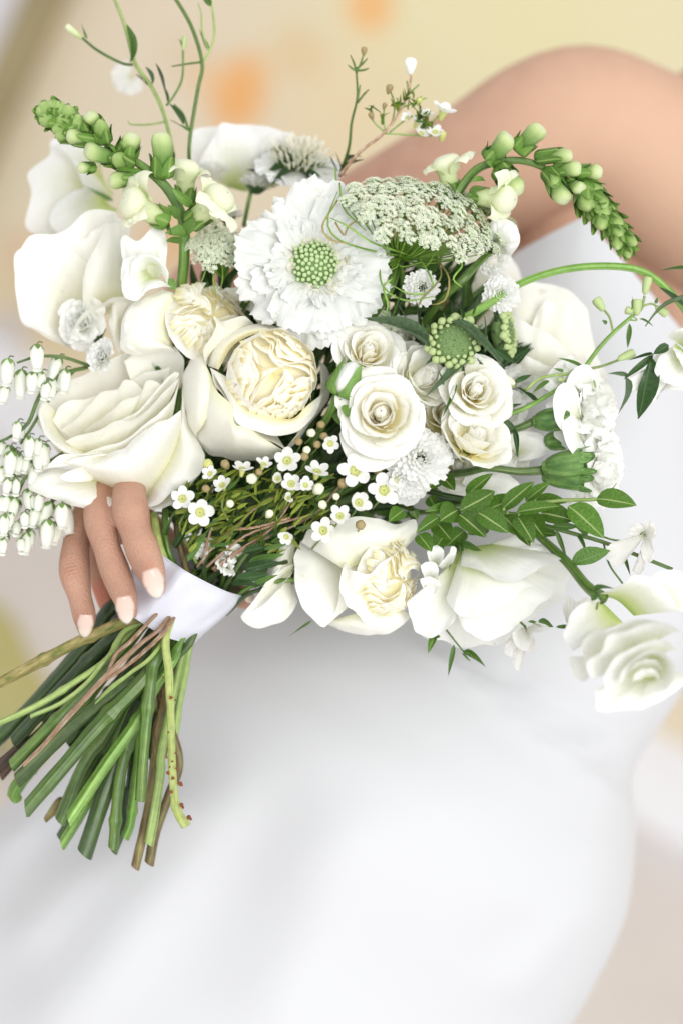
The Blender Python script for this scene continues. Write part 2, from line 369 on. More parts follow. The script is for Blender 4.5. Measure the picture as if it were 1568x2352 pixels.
def lspan(T, base, rim, bulge=.0, roll=.0, ruf=.0, seed=1, ns=10, nt=21, mat=None, name='petal', up=(0, 0, 1)):
    b, q = crv(base, nt), crv(rim, nt); P = np.zeros((ns, nt, 3)); up = np.array(up, float)
    for i in range(ns):
        s = i/(ns-1)
        for j in range(nt):
            t = j/(nt-1); e = math.sin(math.pi*t)**.5 if 0 < t < 1 else 0
            P[i, j] = b[j]*(1-s)+q[j]*s+up*(bulge*math.sin(math.pi*s*.95)*e-roll*max(0, (s-.7)/.3)**2+ruf*nz(seed*3.3+t*6, s*3))
    return obj(name, grid(P), T, mat)
def garden_core(T, Rm, n=5, seed=0, mat=PC, **k_):
    """quartered, crumpled heart: in every sector folded petals nest in each other"""
    rg = random.Random(seed); ns_ = 3 if seed % 2 else 4
    def dome(r): return .98-.34*r*r-.08*math.exp(-(r/.16)**2)
    def warp(p):
        x, y, z = p; x_, y_ = x/Rm, y/Rm; e = max(0, 1-math.hypot(x_, y_))
        return (x+Rm*.42*e*nz(x_*2.1+seed*3.7, y_*2.1, 1.1), y+Rm*.42*e*nz(x_*2.1+seed*3.7, y_*2.1, 7.7), z+Rm*.10*nz(x_*2.6+seed, y_*2.6, 4.1))
    cuts = [2*math.pi*k/ns_+rg.uniform(-.35, .35) for k in range(ns_)]; cx, cy = rg.uniform(-.16, .16), rg.uniform(-.16, .16)
    for k in range(ns_):
        a0_, a1_ = cuts[k], cuts[(k+1) % ns_]+(2*math.pi if k == ns_-1 else 0); phi0 = (a0_+a1_)/2; half = (a1_-a0_)/2*1.12
        for j in range(8):
            rho = -.02+.105*j+rg.uniform(-.03, .03); dl = half*(1.0-.105*j)*rg.uniform(.8, 1.15); tilt = rg.uniform(-.3, .3); rim, base = [], []
            for q in range(15):
                t = -1+q/7; w_ = .06*nz(seed+k*3.3+j*1.7+t*2.4, 4.4)+.04*nz(seed+k*5.3+j*2.7+t*6, 1.4)
                r = max(.02, min(.86, rho+(.80-rho)*abs(t)**(1.5+.3*nz(seed+j, k))+tilt*t*.3+w_))
                a = phi0+dl*t*(.9+.4*(1-abs(t)))+.25*tilt+.28*nz(seed*2+k+j*1.1+t*2, 8)+.35*(.85-r)
                z = dome(r)+.08*nz(seed+k*2+j*3+t*3, 2.2)+.035*(1-abs(t))
                o_ = .9-r; rim.append(((r*math.cos(a)+cx*o_)*Rm, (r*math.sin(a)+cy*o_)*Rm, z*Rm))
                rb = r+.20*(1-.5*abs(t)); ab = phi0+(a-phi0)*.86; o_ = .9-rb; base.append(((rb*math.cos(ab)+cx*o_)*Rm, (rb*math.sin(ab)+cy*o_)*Rm, (dome(rb)-.15)*Rm))
            base = [warp(p) for p in base]; rim = [warp(p) for p in rim]
            lspan(T, base, rim, .035*Rm, .02*Rm*rg.uniform(-.5, 1.6), .02*Rm, seed+k*7+j, 9, 27, mat, 'inner_petal')
    P = np.zeros((8, 20, 3))
    for i in range(8):
        for q in range(20):
            r = .92*i/7; a = 2*math.pi*q/20; P[i, q] = (r*math.cos(a)*Rm, r*math.sin(a)*Rm, (dome(r)-.20-.25*r**3+.03*nz(r*5, a))*Rm)
    obj('heart', grid(P, True), T, mat)
def garden_rose(label, u, v, d, rpx, fc, spin=0, seed=0, outer=PO, heart=PC, n=52, name='garden_rose', rings=True):
    Rm = rpx*PX*(1+d)
    T = flower(name, label, 'rose', u, v, d, fc, spin, None, lift=.5*Rm)
    garden_core(T, Rm*.97, n, seed, heart)
    if rings: ring(T, 6, Rm, 1.36, .85, -4, 104, 6, .22, .06, heart, seed=seed+4, ph=40, edge=.26, nt=17, turn=.85, jit=22, rip=.03, aj=7, ripn=2, tj=.12)
    return T
def lisianthus(label, u, v, d, rpx, fc, spin=0, seed=0, n=7, a1=38, double=True, lift=.5):
    Rm = rpx*PX*(1+d)
    T = flower('lisianthus', label, 'lisianthus', u, v, d, fc, spin, None, lift=lift*Rm)
    if double: ring(T, 5, Rm, 1.0, .62, 80, 62, 25, .06, .06, PL, seed=seed+1, ph=20, rip=.05, edge=.14)
    ring(T, n, Rm, 1.30, .80, 78, a1, 55, .08, .07, PL, seed=seed+2, rip=.06, edge=.13, nt=17)
    cal = MB()
    for k in range(5):
        P = rotz(petal_grid(.6*Rm, .05*Rm, 60, 85, 0, r0=.1*Rm, edge=.8, ns=6, nt=4), 72*k); P[..., 2] -= .05*Rm
        obj('sepal', grid(P), T, LM)
    return T
def smalldouble(label, u, v, d, rpx, fc, seed=0, n=22, mat=PW, name='stock_flower', cat='flower', group=None):
    Rm = rpx*PX*(1+d); T = flower(name, label, cat, u, v, d, fc, seed*40, group, lift=.3*Rm)
    for k in range(n):
        f = k/(n-1); sd = seed*9+k
        P = petal_grid((.55+.5*f)*Rm, (.28+.14*f)*Rm, 85-70*f, 80-55*f+15*nz(sd), 30*f, r0=.03*Rm, rcf=2, edge=.12, ruf=.16*Rm, rip=.06*Rm, ripn=3, seed=sd, ns=8, nt=9)
        obj('petal', grid(rotz(P, 137.5*k)), T, mat)
    return T
def carnation(label, u, v, d, rpx, fc, seed=0, n=20, calyx=True):
    Rm = rpx*PX*(1+d); T = flower('carnation', label, 'carnation', u, v, d, fc, seed*31, None, lift=.35*Rm)
    for k in range(n):
        f = k/(n-1); sd = seed*7+k*1.3
        P = petal_grid((.72+.35*f)*Rm, (.46+.16*f)*Rm, 86-60*f, 72-66*f+14*nz(sd, 3), 30*f+40*nz(sd, 9), .05, .05*Rm, 2.4, .10, .20*Rm, .045*Rm, 4, sd, 10, 21)
        obj('petal', grid(rotz(P, 137.5*k)), T, PW)
    return T
mum_petal = None
def mum(label, u, v, d, rpx, fc, seed=0, n=84, group='white button chrysanthemums', flat=.55, calyx=False):
    global mum_petal
    Rm = rpx*PX*(1+d)
    if mum_petal is None:
        mum_petal = [grid(petal_grid(1, .24, 30, 12-10*k, -35, r0=0, rcf=1.0, edge=.35, ruf=.06, seed=k, ns=6, nt=5, notch=.08)) for k in range(3)]
    T = flower('button_chrysanthemum', label, 'chrysanthemum', u, v, d, fc, seed*50, group, lift=.25*Rm)
    rg = random.Random(seed)
    for k in range(n):
        f = math.sqrt((k+.8)/n)
        el = 88-86*f**1.15+rg.uniform(-6, 6)
        L = (.16+.40*f)*Rm*(1+.15*rg.uniform(-1, 1))
        M = Matrix.Rotation(math.radians(137.508*k), 4, 'Z') @ Matrix.Translation((f*.52*Rm, 0, (1-f*f)*flat*Rm*.8)) @ Matrix.Rotation(-math.radians(el*.8), 4, 'Y') @ Matrix.Scale(L, 4)
        obj('petal', mum_petal[k % 3], T, PM, M)
    if calyx:
        v_, f_, uv_ = lathe([(.02, -.32), (.2, -.28), (.45, -.05), (.5, .06), (.2, .1)], 14, .08, 9)
        obj('calyx', mesh(np.array(v_)*Rm, f_, uv_), T, LD)
    return T
# ---- unit leaves: length 1 on X, width 1 on Y
def leafmesh(kind, fold=.12, bend=.1, twist=0., seed=0, ns=9, nt=5):
    P = np.zeros((ns, nt, 3))
    for i in range(ns):
        s = i/(ns-1)
        if kind == 'oval': wd = math.sin(math.pi*s**.8)**.75*.5 if 0 < s < 1 else 0
        elif kind == 'lance': wd = (math.sin(math.pi*s**.62)**.9)*.5 if 0 < s < 1 else 0
        elif kind == 'needle': wd = .5*min(1, 8*s+.3)*(1-s**3) 
        else: wd = .5*math.sin(math.pi*(s*.94+.03))
        for j in range(nt):
            t = -1+2*j/(nt-1); a = twist*s
            y, z = t*wd, fold*abs(t)*wd*2
            P[i, j] = (s, y*math.cos(a)-z*math.sin(a), y*math.sin(a)+z*math.cos(a)+bend*math.sin(math.pi*s)+.02*nz(seed+s*3, t))
    return grid(P)
LV = {k: [leafmesh(k, f, b, tw, i) for i, (f, b, tw) in enumerate(((.14, .07, 0), (.05, -.05, .3), (.2, .12, -.35), (.1, .02, .7)))] for k in ('oval', 'lance', 'needle')}
_lc = [0]
def leaf(T, a, b, wpx, mat, kind='lance', normal=None, name='leaf', var=None, parent=None, thick=None):
    _lc[0] += 1; i = _lc[0]
    if normal is None: normal = (.5*nz(i*1.7), .4+.5*nz(i*2.3, 4), 1)
    me = LV[kind][i % 4 if var is None else var]
    if len(me.materials) == 0: me.materials.append(LM)
    o = obj(name, me, T, mat, local_between(T, a, b, wpx, normal, thick))
    if parent is not None: o.parent = parent
    return o
# ---- buds of the snapdragons: unit length along Z
def bent(v, k):
    out = []
    for x, y, z in v:
        out.append((x+k*z*z, y, z))
    return out
def _bud(kind):
    if kind == 'green': v, f, uv = lathe([(.05, 0), (.2, .08), (.30, .3), (.31, .55), (.24, .8), (.1, .96), (.01, 1)], 12, .06, 5); return mesh(bent(v, .08), f, uv)
    if kind == 'bud': v, f, uv = lathe([(.08, 0), (.2, .1), (.24, .35), (.27, .6), (.29, .8), (.2, .96), (.01, 1.0)], 14, .07, 4); return mesh(bent(v, .1), f, uv)
    m = MB()                                              # open floret: tube, domed pouch, rolled upper and lower lips
    v, f, uv = lathe([(.10, 0), (.20, .06), (.215, .28), (.23, .45), (.33, .62), (.33, .74), (.22, .84), (.02, .87)], 18, .04, 3); m.add(bent(v, .12), f, uv)
    for sgn, L, wd, rl, oy, x0 in ((1, .80, .30, 1.25, .17, .1), (1, .76, .30, 1.1, -.18, .1), (-1, .55, .26, 1.2, .2, .12), (-1, .58, .26, 1.3, -.18, .12), (-1, .5, .22, 1.0, 0, .15)):
        P = np.zeros((11, 11, 3))
        for i in range(11):
            s = i/10
            for j in range(11):
                t = -1+2*j/10; a = .25+s*2.2*rl
                x = sgn*(x0+.10+L*.30*(1-math.cos(a))); z = .36+L*.34*math.sin(min(a, 2.6))+.34*s*(1-.4*s)
                wv = wd*(.45+.85*math.sin(min(1, s*1.15)*1.9))*(1-.25*s**6)
                zz = z-.10*t*t*s; P[i, j] = (x+.10-.16*t*t*sgn*(1-.5*s), oy*(.7+.5*s)+wv*t, zz+.045*nz(t*2.5+sgn*3+oy*9, s*3))
        m.add(P.reshape(-1, 3), gridfaces(11, 11), [(.5, .45+.55*(k//11)/10) for k in range(121)])
    return m.build()
BUD = {k: _bud(k) for k in ('green', 'bud', 'floret')}
_sepal = [grid(petal_grid(1.0, .25, 4, 90, c_, r0=.10, edge=.75, rcf=1.0, ns=9, nt=7, seed=4+c_, turn=.34, cs=.6, ep=1.9)) for c_ in (8, 22, -4)]
def bud(T, a, b, wpx, kind='bud', spin=0, sep=5, sepL=.5, mat=None):
    A, C = V3(a), V3(b); M3, L = along(A, C); k = wpx*PX/L/.62
    M = (M3 @ Matrix.Rotation(math.radians(spin), 3, 'Z') @ Matrix.Diagonal((L*k, L*k, L))).to_4x4(); M.translation = A
    Ml = T.matrix_world.inverted() @ M
    mm = mat or {'green': PGR, 'bud': PBG, 'floret': PB}[kind]
    o = obj('floret' if kind == 'floret' else 'bud', BUD[kind], T, mm, Ml)
    rb = {'green': .31, 'bud': .27, 'floret': .21}[kind]/.305
    for q in range(sep):
        s = sepL*(1+.22*nz(q*3.1, a[0]*.1))
        obj('sepal', _sepal[q % 3], o, LSD, Matrix.Rotation(math.radians(q*360/sep+20), 4, 'Z') @ Matrix.Translation((0, 0, -.02)) @ Matrix.Diagonal((rb*1.22, rb*1.25, s*1.15, 1)))
    return o
# ------------------------------------------------------------------ setting: wall, skirting, floor
WALL_Y = CAM.y + CAM.z/math.tan(math.radians(28.3))
def on_wall(u, v, y=None):
    d = (W(u, v, 0)-CAM).normalized(); k = ((y or WALL_Y)-CAM.y)/d.y; return CAM+d*k
def wall_material():
    m, nt, bs, out = newmat('painted wall')
    g = nd(nt, 'ShaderNodeNewGeometry'); pos = g.outputs['Position']
    n = nd(nt, 'ShaderNodeTexNoise'); n.inputs['Scale'].default_value = 2.2; n.inputs['Detail'].default_value = 5; nt.links.new(pos, n.inputs['Vector'])
    cur = ramp(nt, n.outputs[0], [(.3, (0.731, 0.630, 0.475)), (.5, (0.768, 0.671, 0.498)), (.7, (0.785, 0.708, 0.493))]).outputs[0]
    n2 = nd(nt, 'ShaderNodeTexNoise'); n2.inputs['Scale'].default_value = 7; n2.inputs['Detail'].default_value = 4; nt.links.new(pos, n2.inputs['Vector'])
    def blob(u, v, rad, col, soft=.5, k=1.0, sq=(1, 1)):
        nonlocal cur
        c = on_wall(u, v)
        sub = nd(nt, 'ShaderNodeVectorMath', operation='SUBTRACT'); sub.inputs[1].default_value = c; nt.links.new(pos, sub.inputs[0])
        sc = nd(nt, 'ShaderNodeVectorMath', operation='MULTIPLY'); sc.inputs[1].default_value = (sq[0], 1, sq[1]); nt.links.new(sub.outputs[0], sc.inputs[0])
        ln = nd(nt, 'ShaderNodeVectorMath', operation='LENGTH'); nt.links.new(sc.outputs[0], ln.inputs[0])
        ad = nd(nt, 'ShaderNodeMath', operation='MULTIPLY_ADD'); ad.inputs[1].default_value = rad*.9; nt.links.new(n2.outputs[0], ad.inputs[0]); nt.links.new(ln.outputs['Value'], ad.inputs[2])
        mr = nd(nt, 'ShaderNodeMapRange'); mr.inputs[1].default_value = rad*1.45*(1+soft*.5); mr.inputs[2].default_value = rad*1.45*(1-soft*.5); mr.inputs[3].default_value = 0; mr.inputs[4].default_value = k
        nt.links.new(ad.outputs[0], mr.inputs[0])
        mx = nd(nt, 'ShaderNodeMix', data_type='RGBA'); nt.links.new(mr.outputs[0], mx.inputs[0]); nt.links.new(cur, mx.inputs[6]); mx.inputs[7].default_value = rgba(col); cur = mx.outputs[2]
    px = PX*2.9
    blob(1250, 60, 420*px, (0.768, 0.713, 0.412), 1.2, .75)
    blob(960, 30, 200*px, (0.785, 0.721, 0.439), 1.0, .5)
    blob(300, 250, 300*px, (0.776, 0.676, 0.530), 1.2, .7)
    blob(780, 280, 160*px, (0.822, 0.657, 0.412), 1.0, .6)
    blob(545, 225, 72*px, (0.868, 0.439, 0.146), .5, .9, (1.15, .8))
    blob(470, 180, 40*px, (0.859, 0.548, 0.274), .9, .7)
    blob(850, 12, 50*px, (0.868, 0.475, 0.183), .6, .9)
    blob(690, 120, 52*px, (0.749, 0.530, 0.284), .9, .6)
    blob(430, 130, 50*px, (0.731, 0.575, 0.393), .9, .5)
    blob(60, 590, 60*px, (0.749, 0.493, 0.329), .9, .7)
    blob(90, 740, 120*px, (0.713, 0.566, 0.329), .9, .8)
    blob(20, 770, 60*px, (0.603, 0.566, 0.603), 1.0, .8)
    blob(400, 560, 70*px, (0.776, 0.475, 0.237), .9, .8)
    blob(60, 20, 60*px, (0.785, 0.622, 0.311), .8, .8)
    nt.links.new(cur, bs.inputs['Base Color']); bs.inputs['Roughness'].default_value = .85
    return m
def flat(name, pts, mat, kind='structure'):
    o = bpy.data.objects.new(name, mesh(pts, [tuple(range(len(pts)))], smooth=False)); COL.objects.link(o); o.data.materials.append(mat); o['kind'] = kind; return o
wallm = wall_material()
flat('wall', [(-3, WALL_Y, 0), (3, WALL_Y, 0), (3, WALL_Y, 3.2), (-3, WALL_Y, 3.2)], wallm)
flat('floor', [(-3, -1.0, 0), (3, -1.0, 0), (3, WALL_Y, 0), (-3, WALL_Y, 0)], plain('floor paint', (.69, .64, .62), .6, .04, 6))
def box(x0, x1, y0, y1, z0, z1):
    v = [(x, y, z) for x in (x0, x1) for y in (y0, y1) for z in (z0, z1)]
    return v, [(0, 1, 3, 2), (4, 6, 7, 5), (0, 4, 5, 1), (2, 3, 7, 6), (0, 2, 6, 4), (1, 5, 7, 3)]
sb = MB(); sb.add(*box(-3, 3, WALL_Y-.018, WALL_Y-.001, .001, .13)); sb.add(*box(-3, 3, WALL_Y-.026, WALL_Y-.001, .132, .15))
o = bpy.data.objects.new('skirting_board', mesh(sb.v, sb.f, smooth=False)); COL.objects.link(o); o.data.materials.append(plain('white gloss paint', (.88, .88, .90), .4, .02, 20)); o['kind'] = 'structure'
# a door at the upper left: olive jamb with a white leaf beyond it
jb = on_wall(95, 110)
dr = thing('door', 'white door with an olive brown frame in the pale wall', 'door', (-1.2, WALL_Y, .152))
def boxpart(name, x0, x1, y0, y1, z0, z1, mat, par=None):
    v, f = box(x0, x1, y0, y1, z0, z1); o = par.matrix_world.inverted()
    return obj(name, mesh([o @ Vector(q) for q in v], f, smooth=False), par, mat)
olive = plain('olive brown paint', (.34, .28, .15), .6, .1, 12); doorw = plain('door white', (.72, .70, .74), .5, .03, 8)
JW = .052; jb.x = -.752
boxpart('jamb', jb.x-JW/2, jb.x+JW/2, WALL_Y-.05, WALL_Y-.001, .152, 2.1, olive, dr)
boxpart('jamb', jb.x-.95, jb.x-.95+JW, WALL_Y-.05, WALL_Y-.001, .152, 2.1, olive, dr)
boxpart('leaf_panel', jb.x-.95+JW, jb.x-JW/2, WALL_Y-.03, WALL_Y-.001, .152, 2.098, doorw, dr)
boxpart('lintel', jb.x-.95, jb.x+JW/2, WALL_Y-.052, WALL_Y-.001, 2.1, 2.19, olive, dr)

d_ = (W(-120, 1500, 0)-CAM).normalized(); cl = CAM+d_*((.07-CAM.z)/d_.z)
cu_ = thing('cushion', 'yellow olive floor cushion, out of focus at the very edge behind the stems', 'cushion', Vector((cl.x, cl.y, 0)))
v_, f_, uv_ = lathe([(.01, .001), (.10, .004), (.14, .04), (.13, .08), (.08, .10), (.01, .105)], 28)
obj('cover', mesh([(x*(1+.12*math.cos(4*math.atan2(y, x))), y*(1+.12*math.cos(4*math.atan2(y, x))), z) for x, y, z in v_], f_, uv_), cu_, plain('olive yellow cloth', (.50, .46, .20), .9, .08, 60))
# ------------------------------------------------------------------ the bride
bride = thing('person', 'bride in a strapless white gown holding the bouquet against her body', 'person', W(500, 2100, .18))
def skin_material():
    m, nt, bs, out = newmat('skin')
    g = nd(nt, 'ShaderNodeNewGeometry'); pos = g.outputs['Position']
    n = nd(nt, 'ShaderNodeTexNoise'); n.inputs['Scale'].default_value = 55; n.inputs['Detail'].default_value = 4; nt.links.new(pos, n.inputs['Vector'])
    cur = ramp(nt, n.outputs[0], [(.3, (.47, .255, .175)), (.7, (.56, .325, .23))]).outputs[0]
    def tint(p, rad, col, k):
        nonlocal cur
        ds = nd(nt, 'ShaderNodeVectorMath', operation='DISTANCE'); ds.inputs[1].default_value = W(*p); nt.links.new(pos, ds.inputs[0])
        mr = nd(nt, 'ShaderNodeMapRange', interpolation_type='SMOOTHSTEP'); mr.inputs[1].default_value = rad*PX; mr.inputs[2].default_value = rad*PX*.15; mr.inputs[3].default_value = 0; mr.inputs[4].default_value = k; nt.links.new(ds.outputs['Value'], mr.inputs[0])
        mx = nd(nt, 'ShaderNodeMix', data_type='RGBA'); nt.links.new(mr.outputs[0], mx.inputs[0]); nt.links.new(cur, mx.inputs[6]); mx.inputs[7].default_value = rgba(col); cur = mx.outputs[2]
    tint((1500, 420, .1), 900, (.70, .455, .315), 1)           # the paler chest and shoulder
    for p, rad, k in (((352, 1300, -.055), 60, .7), ((360, 1365, -.05), 40, .6), ((290, 1370, -.05), 55, .7), ((298, 1425, -.045), 38, .5), ((195, 1440, -.03), 55, .5), ((330, 1262, -.055), 38, .45), ((150, 1310, -.02), 34, .15), ((568, 1380, 0), 80, .9), ((235, 1370, .02), 60, .8), ((304, 1185, -.05), 30, .35), ((252, 1275, -.04), 36, .35)):
        tint(p, rad*1.15, (.62, .20, .13), min(1, k*1.4))
    nt.links.new(cur, bs.inputs['Base Color']); bs.inputs['Roughness'].default_value = .47; bs.inputs['Specular IOR Level'].default_value = .35
    bs.inputs['Subsurface Weight'].default_value = .25; bs.inputs['Subsurface Radius'].default_value = (1, .35, .2); bs.inputs['Subsurface Scale'].default_value = .004
    # creases across the joints
    h = None
    n3 = nd(nt, 'ShaderNodeTexNoise'); n3.inputs['Scale'].default_value = 900; n3.inputs['Detail'].default_value = 3; nt.links.new(pos, n3.inputs['Vector'])
    n4 = nd(nt, 'ShaderNodeTexNoise'); n4.inputs['Scale'].default_value = 260; n4.inputs['Detail'].default_value = 2; nt.links.new(pos, n4.inputs['Vector'])
    h = n3.outputs[0]
    for p, q, rad in (((304, 1183, -.045), (309, 1215, -.047), 42), ((318, 1250, -.05), (326, 1280, -.052), 40), ((238, 1240, -.035), (248, 1275, -.038), 40), ((264, 1305, -.04), (275, 1335, -.042), 34), ((158, 1300, -.02), (165, 1330, -.022), 40), ((188, 1375, -.025), (193, 1400, -.027), 30)):
        c = W(*p); ax = (W(*q)-c).normalized()
        dt = nd(nt, 'ShaderNodeVectorMath', operation='DOT_PRODUCT'); dt.inputs[1].default_value = ax; nt.links.new(pos, dt.inputs[0])
        ph = nd(nt, 'ShaderNodeMath', operation='MULTIPLY_ADD'); ph.inputs[1].default_value = 3400; nt.links.new(dt.outputs['Value'], ph.inputs[0])
        nm = nd(nt, 'ShaderNodeMath', operation='MULTIPLY'); nm.inputs[1].default_value = 9; nt.links.new(n4.outputs[0], nm.inputs[0]); nt.links.new(nm.outputs[0], ph.inputs[2])
        sn = nd(nt, 'ShaderNodeMath', operation='SINE'); nt.links.new(ph.outputs[0], sn.inputs[0])
        ds = nd(nt, 'ShaderNodeVectorMath', operation='DISTANCE'); ds.inputs[1].default_value = c; nt.links.new(pos, ds.inputs[0])
        mr = nd(nt, 'ShaderNodeMapRange', interpolation_type='SMOOTHSTEP'); mr.inputs[1].default_value = rad*PX; mr.inputs[2].default_value = rad*PX*.2; mr.inputs[3].default_value = 0; mr.inputs[4].default_value = .38; nt.links.new(ds.outputs['Value'], mr.inputs[0])
        ml = nd(nt, 'ShaderNodeMath', operation='MULTIPLY_ADD'); nt.links.new(sn.outputs[0], ml.inputs[0]); nt.links.new(mr.outputs[0], ml.inputs[1]); nt.links.new(h, ml.inputs[2]); h = ml.outputs[0]
    bp = nd(nt, 'ShaderNodeBump'); bp.inputs['Strength'].default_value = .9; bp.inputs['Distance'].default_value = .0011
    nt.links.new(h, bp.inputs['Height']); nt.links.new(bp.outputs[0], bs.inputs['Normal'])
    return m
SKIN = skin_material()
bm_ = MB()
def limb(pts, rpx, flat=1.0, n=None, nseg=40):
    """closed rounded tube; radii in photograph units at the focus plane"""
    p = [list(V3(q)) for q in pts]; r = [x*PX for x in rpx]
    c = crv([a+[b] for a, b in zip(p, r)], n or 8*len(p))
    P, rr = c[:, :3], c[:, 3]
    d0 = (P[0]-P[1])/np.linalg.norm(P[0]-P[1]); d1 = (P[-1]-P[-2])/np.linalg.norm(P[-1]-P[-2])
    st = [(P[0]+d0*rr[0]*math.cos(a), rr[0]*math.sin(a)) for a in (.25, .7, 1.15)]; en = [(P[-1]+d1*rr[-1]*math.cos(a), rr[-1]*math.sin(a)) for a in (1.15, .7, .25)]
    pp = np.array([x[0] for x in st]+list(P)+[x[0] for x in en]); rd = [x[1] for x in st]+list(rr)+[x[1] for x in en]
    T = np.gradient(pp, axis=0); T /= np.linalg.norm(T, axis=1)[:, None]
    v = []; o = np.array(bride.matrix_world.translation); Bn = np.array(B)
    for i in range(len(pp)):
        y = Bn-T[i]*np.dot(Bn, T[i]); y /= np.linalg.norm(y); x = np.cross(y, T[i])
        for j in range(nseg):
            a = 2*math.pi*j/nseg; v.append(pp[i]-o+rd[i]*(math.cos(a)*x+flat*math.sin(a)*y))
    f = gridfaces(len(pp), nseg, 0, True)+[tuple(range(nseg))[::-1], tuple((len(pp)-1)*nseg+k for k in range(nseg))]
    bm_.add(v, f)
# arm, shoulder and chest
limb([(480, 690, .23), (760, 570, .23), (960, 470, .215), (1120, 385, .205), (1240, 315, .20), (1335, 290, .20), (1430, 325, .205), (1560, 420, .215), (1740, 540, .22), (2100, 760, .23)], [130, 165, 182, 198, 212, 219, 226, 268, 310, 340], n=70, nseg=48)
limb([(480, 690, .23), (420, 800, .18), (330, 980, .09), (285, 1080, .045)], [130, 125, 95, 78])
limb([(1340, 470, .24), (1270, 640, .24), (1240, 820, .23)], [185, 165, 165], nseg=28)
limb([(1480, 480, .26), (1560, 700, .26), (1500, 1100, .24), (1250, 1500, .22)], [290, 300, 250, 260], nseg=28)
limb([(1600, 330, .26), (2000, 60, .27)], [200, 190])
limb([(1500, 235, .192), (1640, 320, .178), (1850, 450, .165)], [60, 66, 70], nseg=24)
# hand: palm behind the stems, three fingers over the front, little finger and thumb behind
limb([(285, 1075, .042), (262, 1130, .028), (250, 1180, .022)], [80, 92, 84], flat=.6)
limb([(305, 1095, .012), (297, 1135, -.012), (302, 1180, -.024), (313, 1222, -.028), (327, 1262, -.032), (347, 1312, -.036), (359, 1349, -.037)], [36.8, 38.6, 42.3, 35.9, 38.6, 33.1, 23.0], nseg=20)
limb([(250, 1105, .016), (228, 1160, -.006), (232, 1205, -.016), (245, 1255, -.022), (264, 1310, -.026), (285, 1365, -.029), (296, 1404, -.029)], [33.1, 34.0, 36.8, 31.3, 34.0, 29.9, 21.2], nseg=20)
limb([(230, 1130, .020), (196, 1190, .012), (176, 1250, .002), (172, 1312, -.008), (184, 1370, -.013), (194, 1415, -.016), (197, 1445, -.016)], [35.0, 35.0, 32.2, 36.3, 27.6, 27.1, 19.3], nseg=20)
limb([(262, 1180, .028), (235, 1260, .026), (238, 1330, .022), (258, 1400, .018)], [34, 34, 32, 27])
limb([(300, 1180, .05), (420, 1290, .06), (520, 1350, .045), (562, 1376, .022)], [46, 44, 38, 24])
body = obj('body', mesh(bm_.v, bm_.f), bride, SKIN)
rm = body.modifiers.new('r', 'REMESH'); rm.mode = 'VOXEL'; rm.voxel_size = .0011; rm.use_smooth_shade = True
sm_ = body.modifiers.new('s', 'SMOOTH'); sm_.factor = .5; sm_.iterations = 7
NAIL = plain('manicured nail', (.72, .54, .44), .12, .04, 500, .05, .55, .2)
NAILM = petal_mat('nail lacquer', [(0, (.74, .52, .44)), (.55, (.79, .62, .53)), (.85, (.83, .72, .64)), (1, (.87, .81, .75))], trans=.05, rough=.12, vein=.02)
NAILM.node_tree.nodes['Principled BSDF'].inputs['Specular IOR Level'].default_value = .6
def nail(base, tip, wpx, normal, arch=.34):
    P = np.zeros((12, 9, 3))
    for i in range(12):
        s = i/11
        wd = .5*min(1, .74+.9*s)*(1-.42*max(0, (s-.3)/.7)**1.6)*(1 if s < .78 else math.sqrt(max(0, 1-((s-.78)/.235)**2)))
        for j in range(9):
            t = -1+2*j/8; P[i, j] = (s-(.05*(t*t) if s > .5 else -.06*t*t), t*wd, arch*(1-t*t)*wd*1.2-.10*(s-.45)**2*2)
    q = grid(P); o = obj('nail', q, bride, NAILM, local_between(bride, base, tip, wpx, normal, wpx*PX))
    s = o.modifiers.new('t', 'SOLIDIFY'); s.thickness = .06; s.offset = -1
nail((345, 1306, -.0700), (364, 1372, -.0640), 44, (.25, -.25, 1))
nail((284, 1368, -.0600), (293, 1431, -.0512), 39, (.18, -.25, 1))
nail((198, 1410, -.0420), (195, 1463, -.0335), 34, (.12, -.22, 1))
nail((566, 1362, -.002), (577, 1384, -.002), 24, (.5, .3, 1))

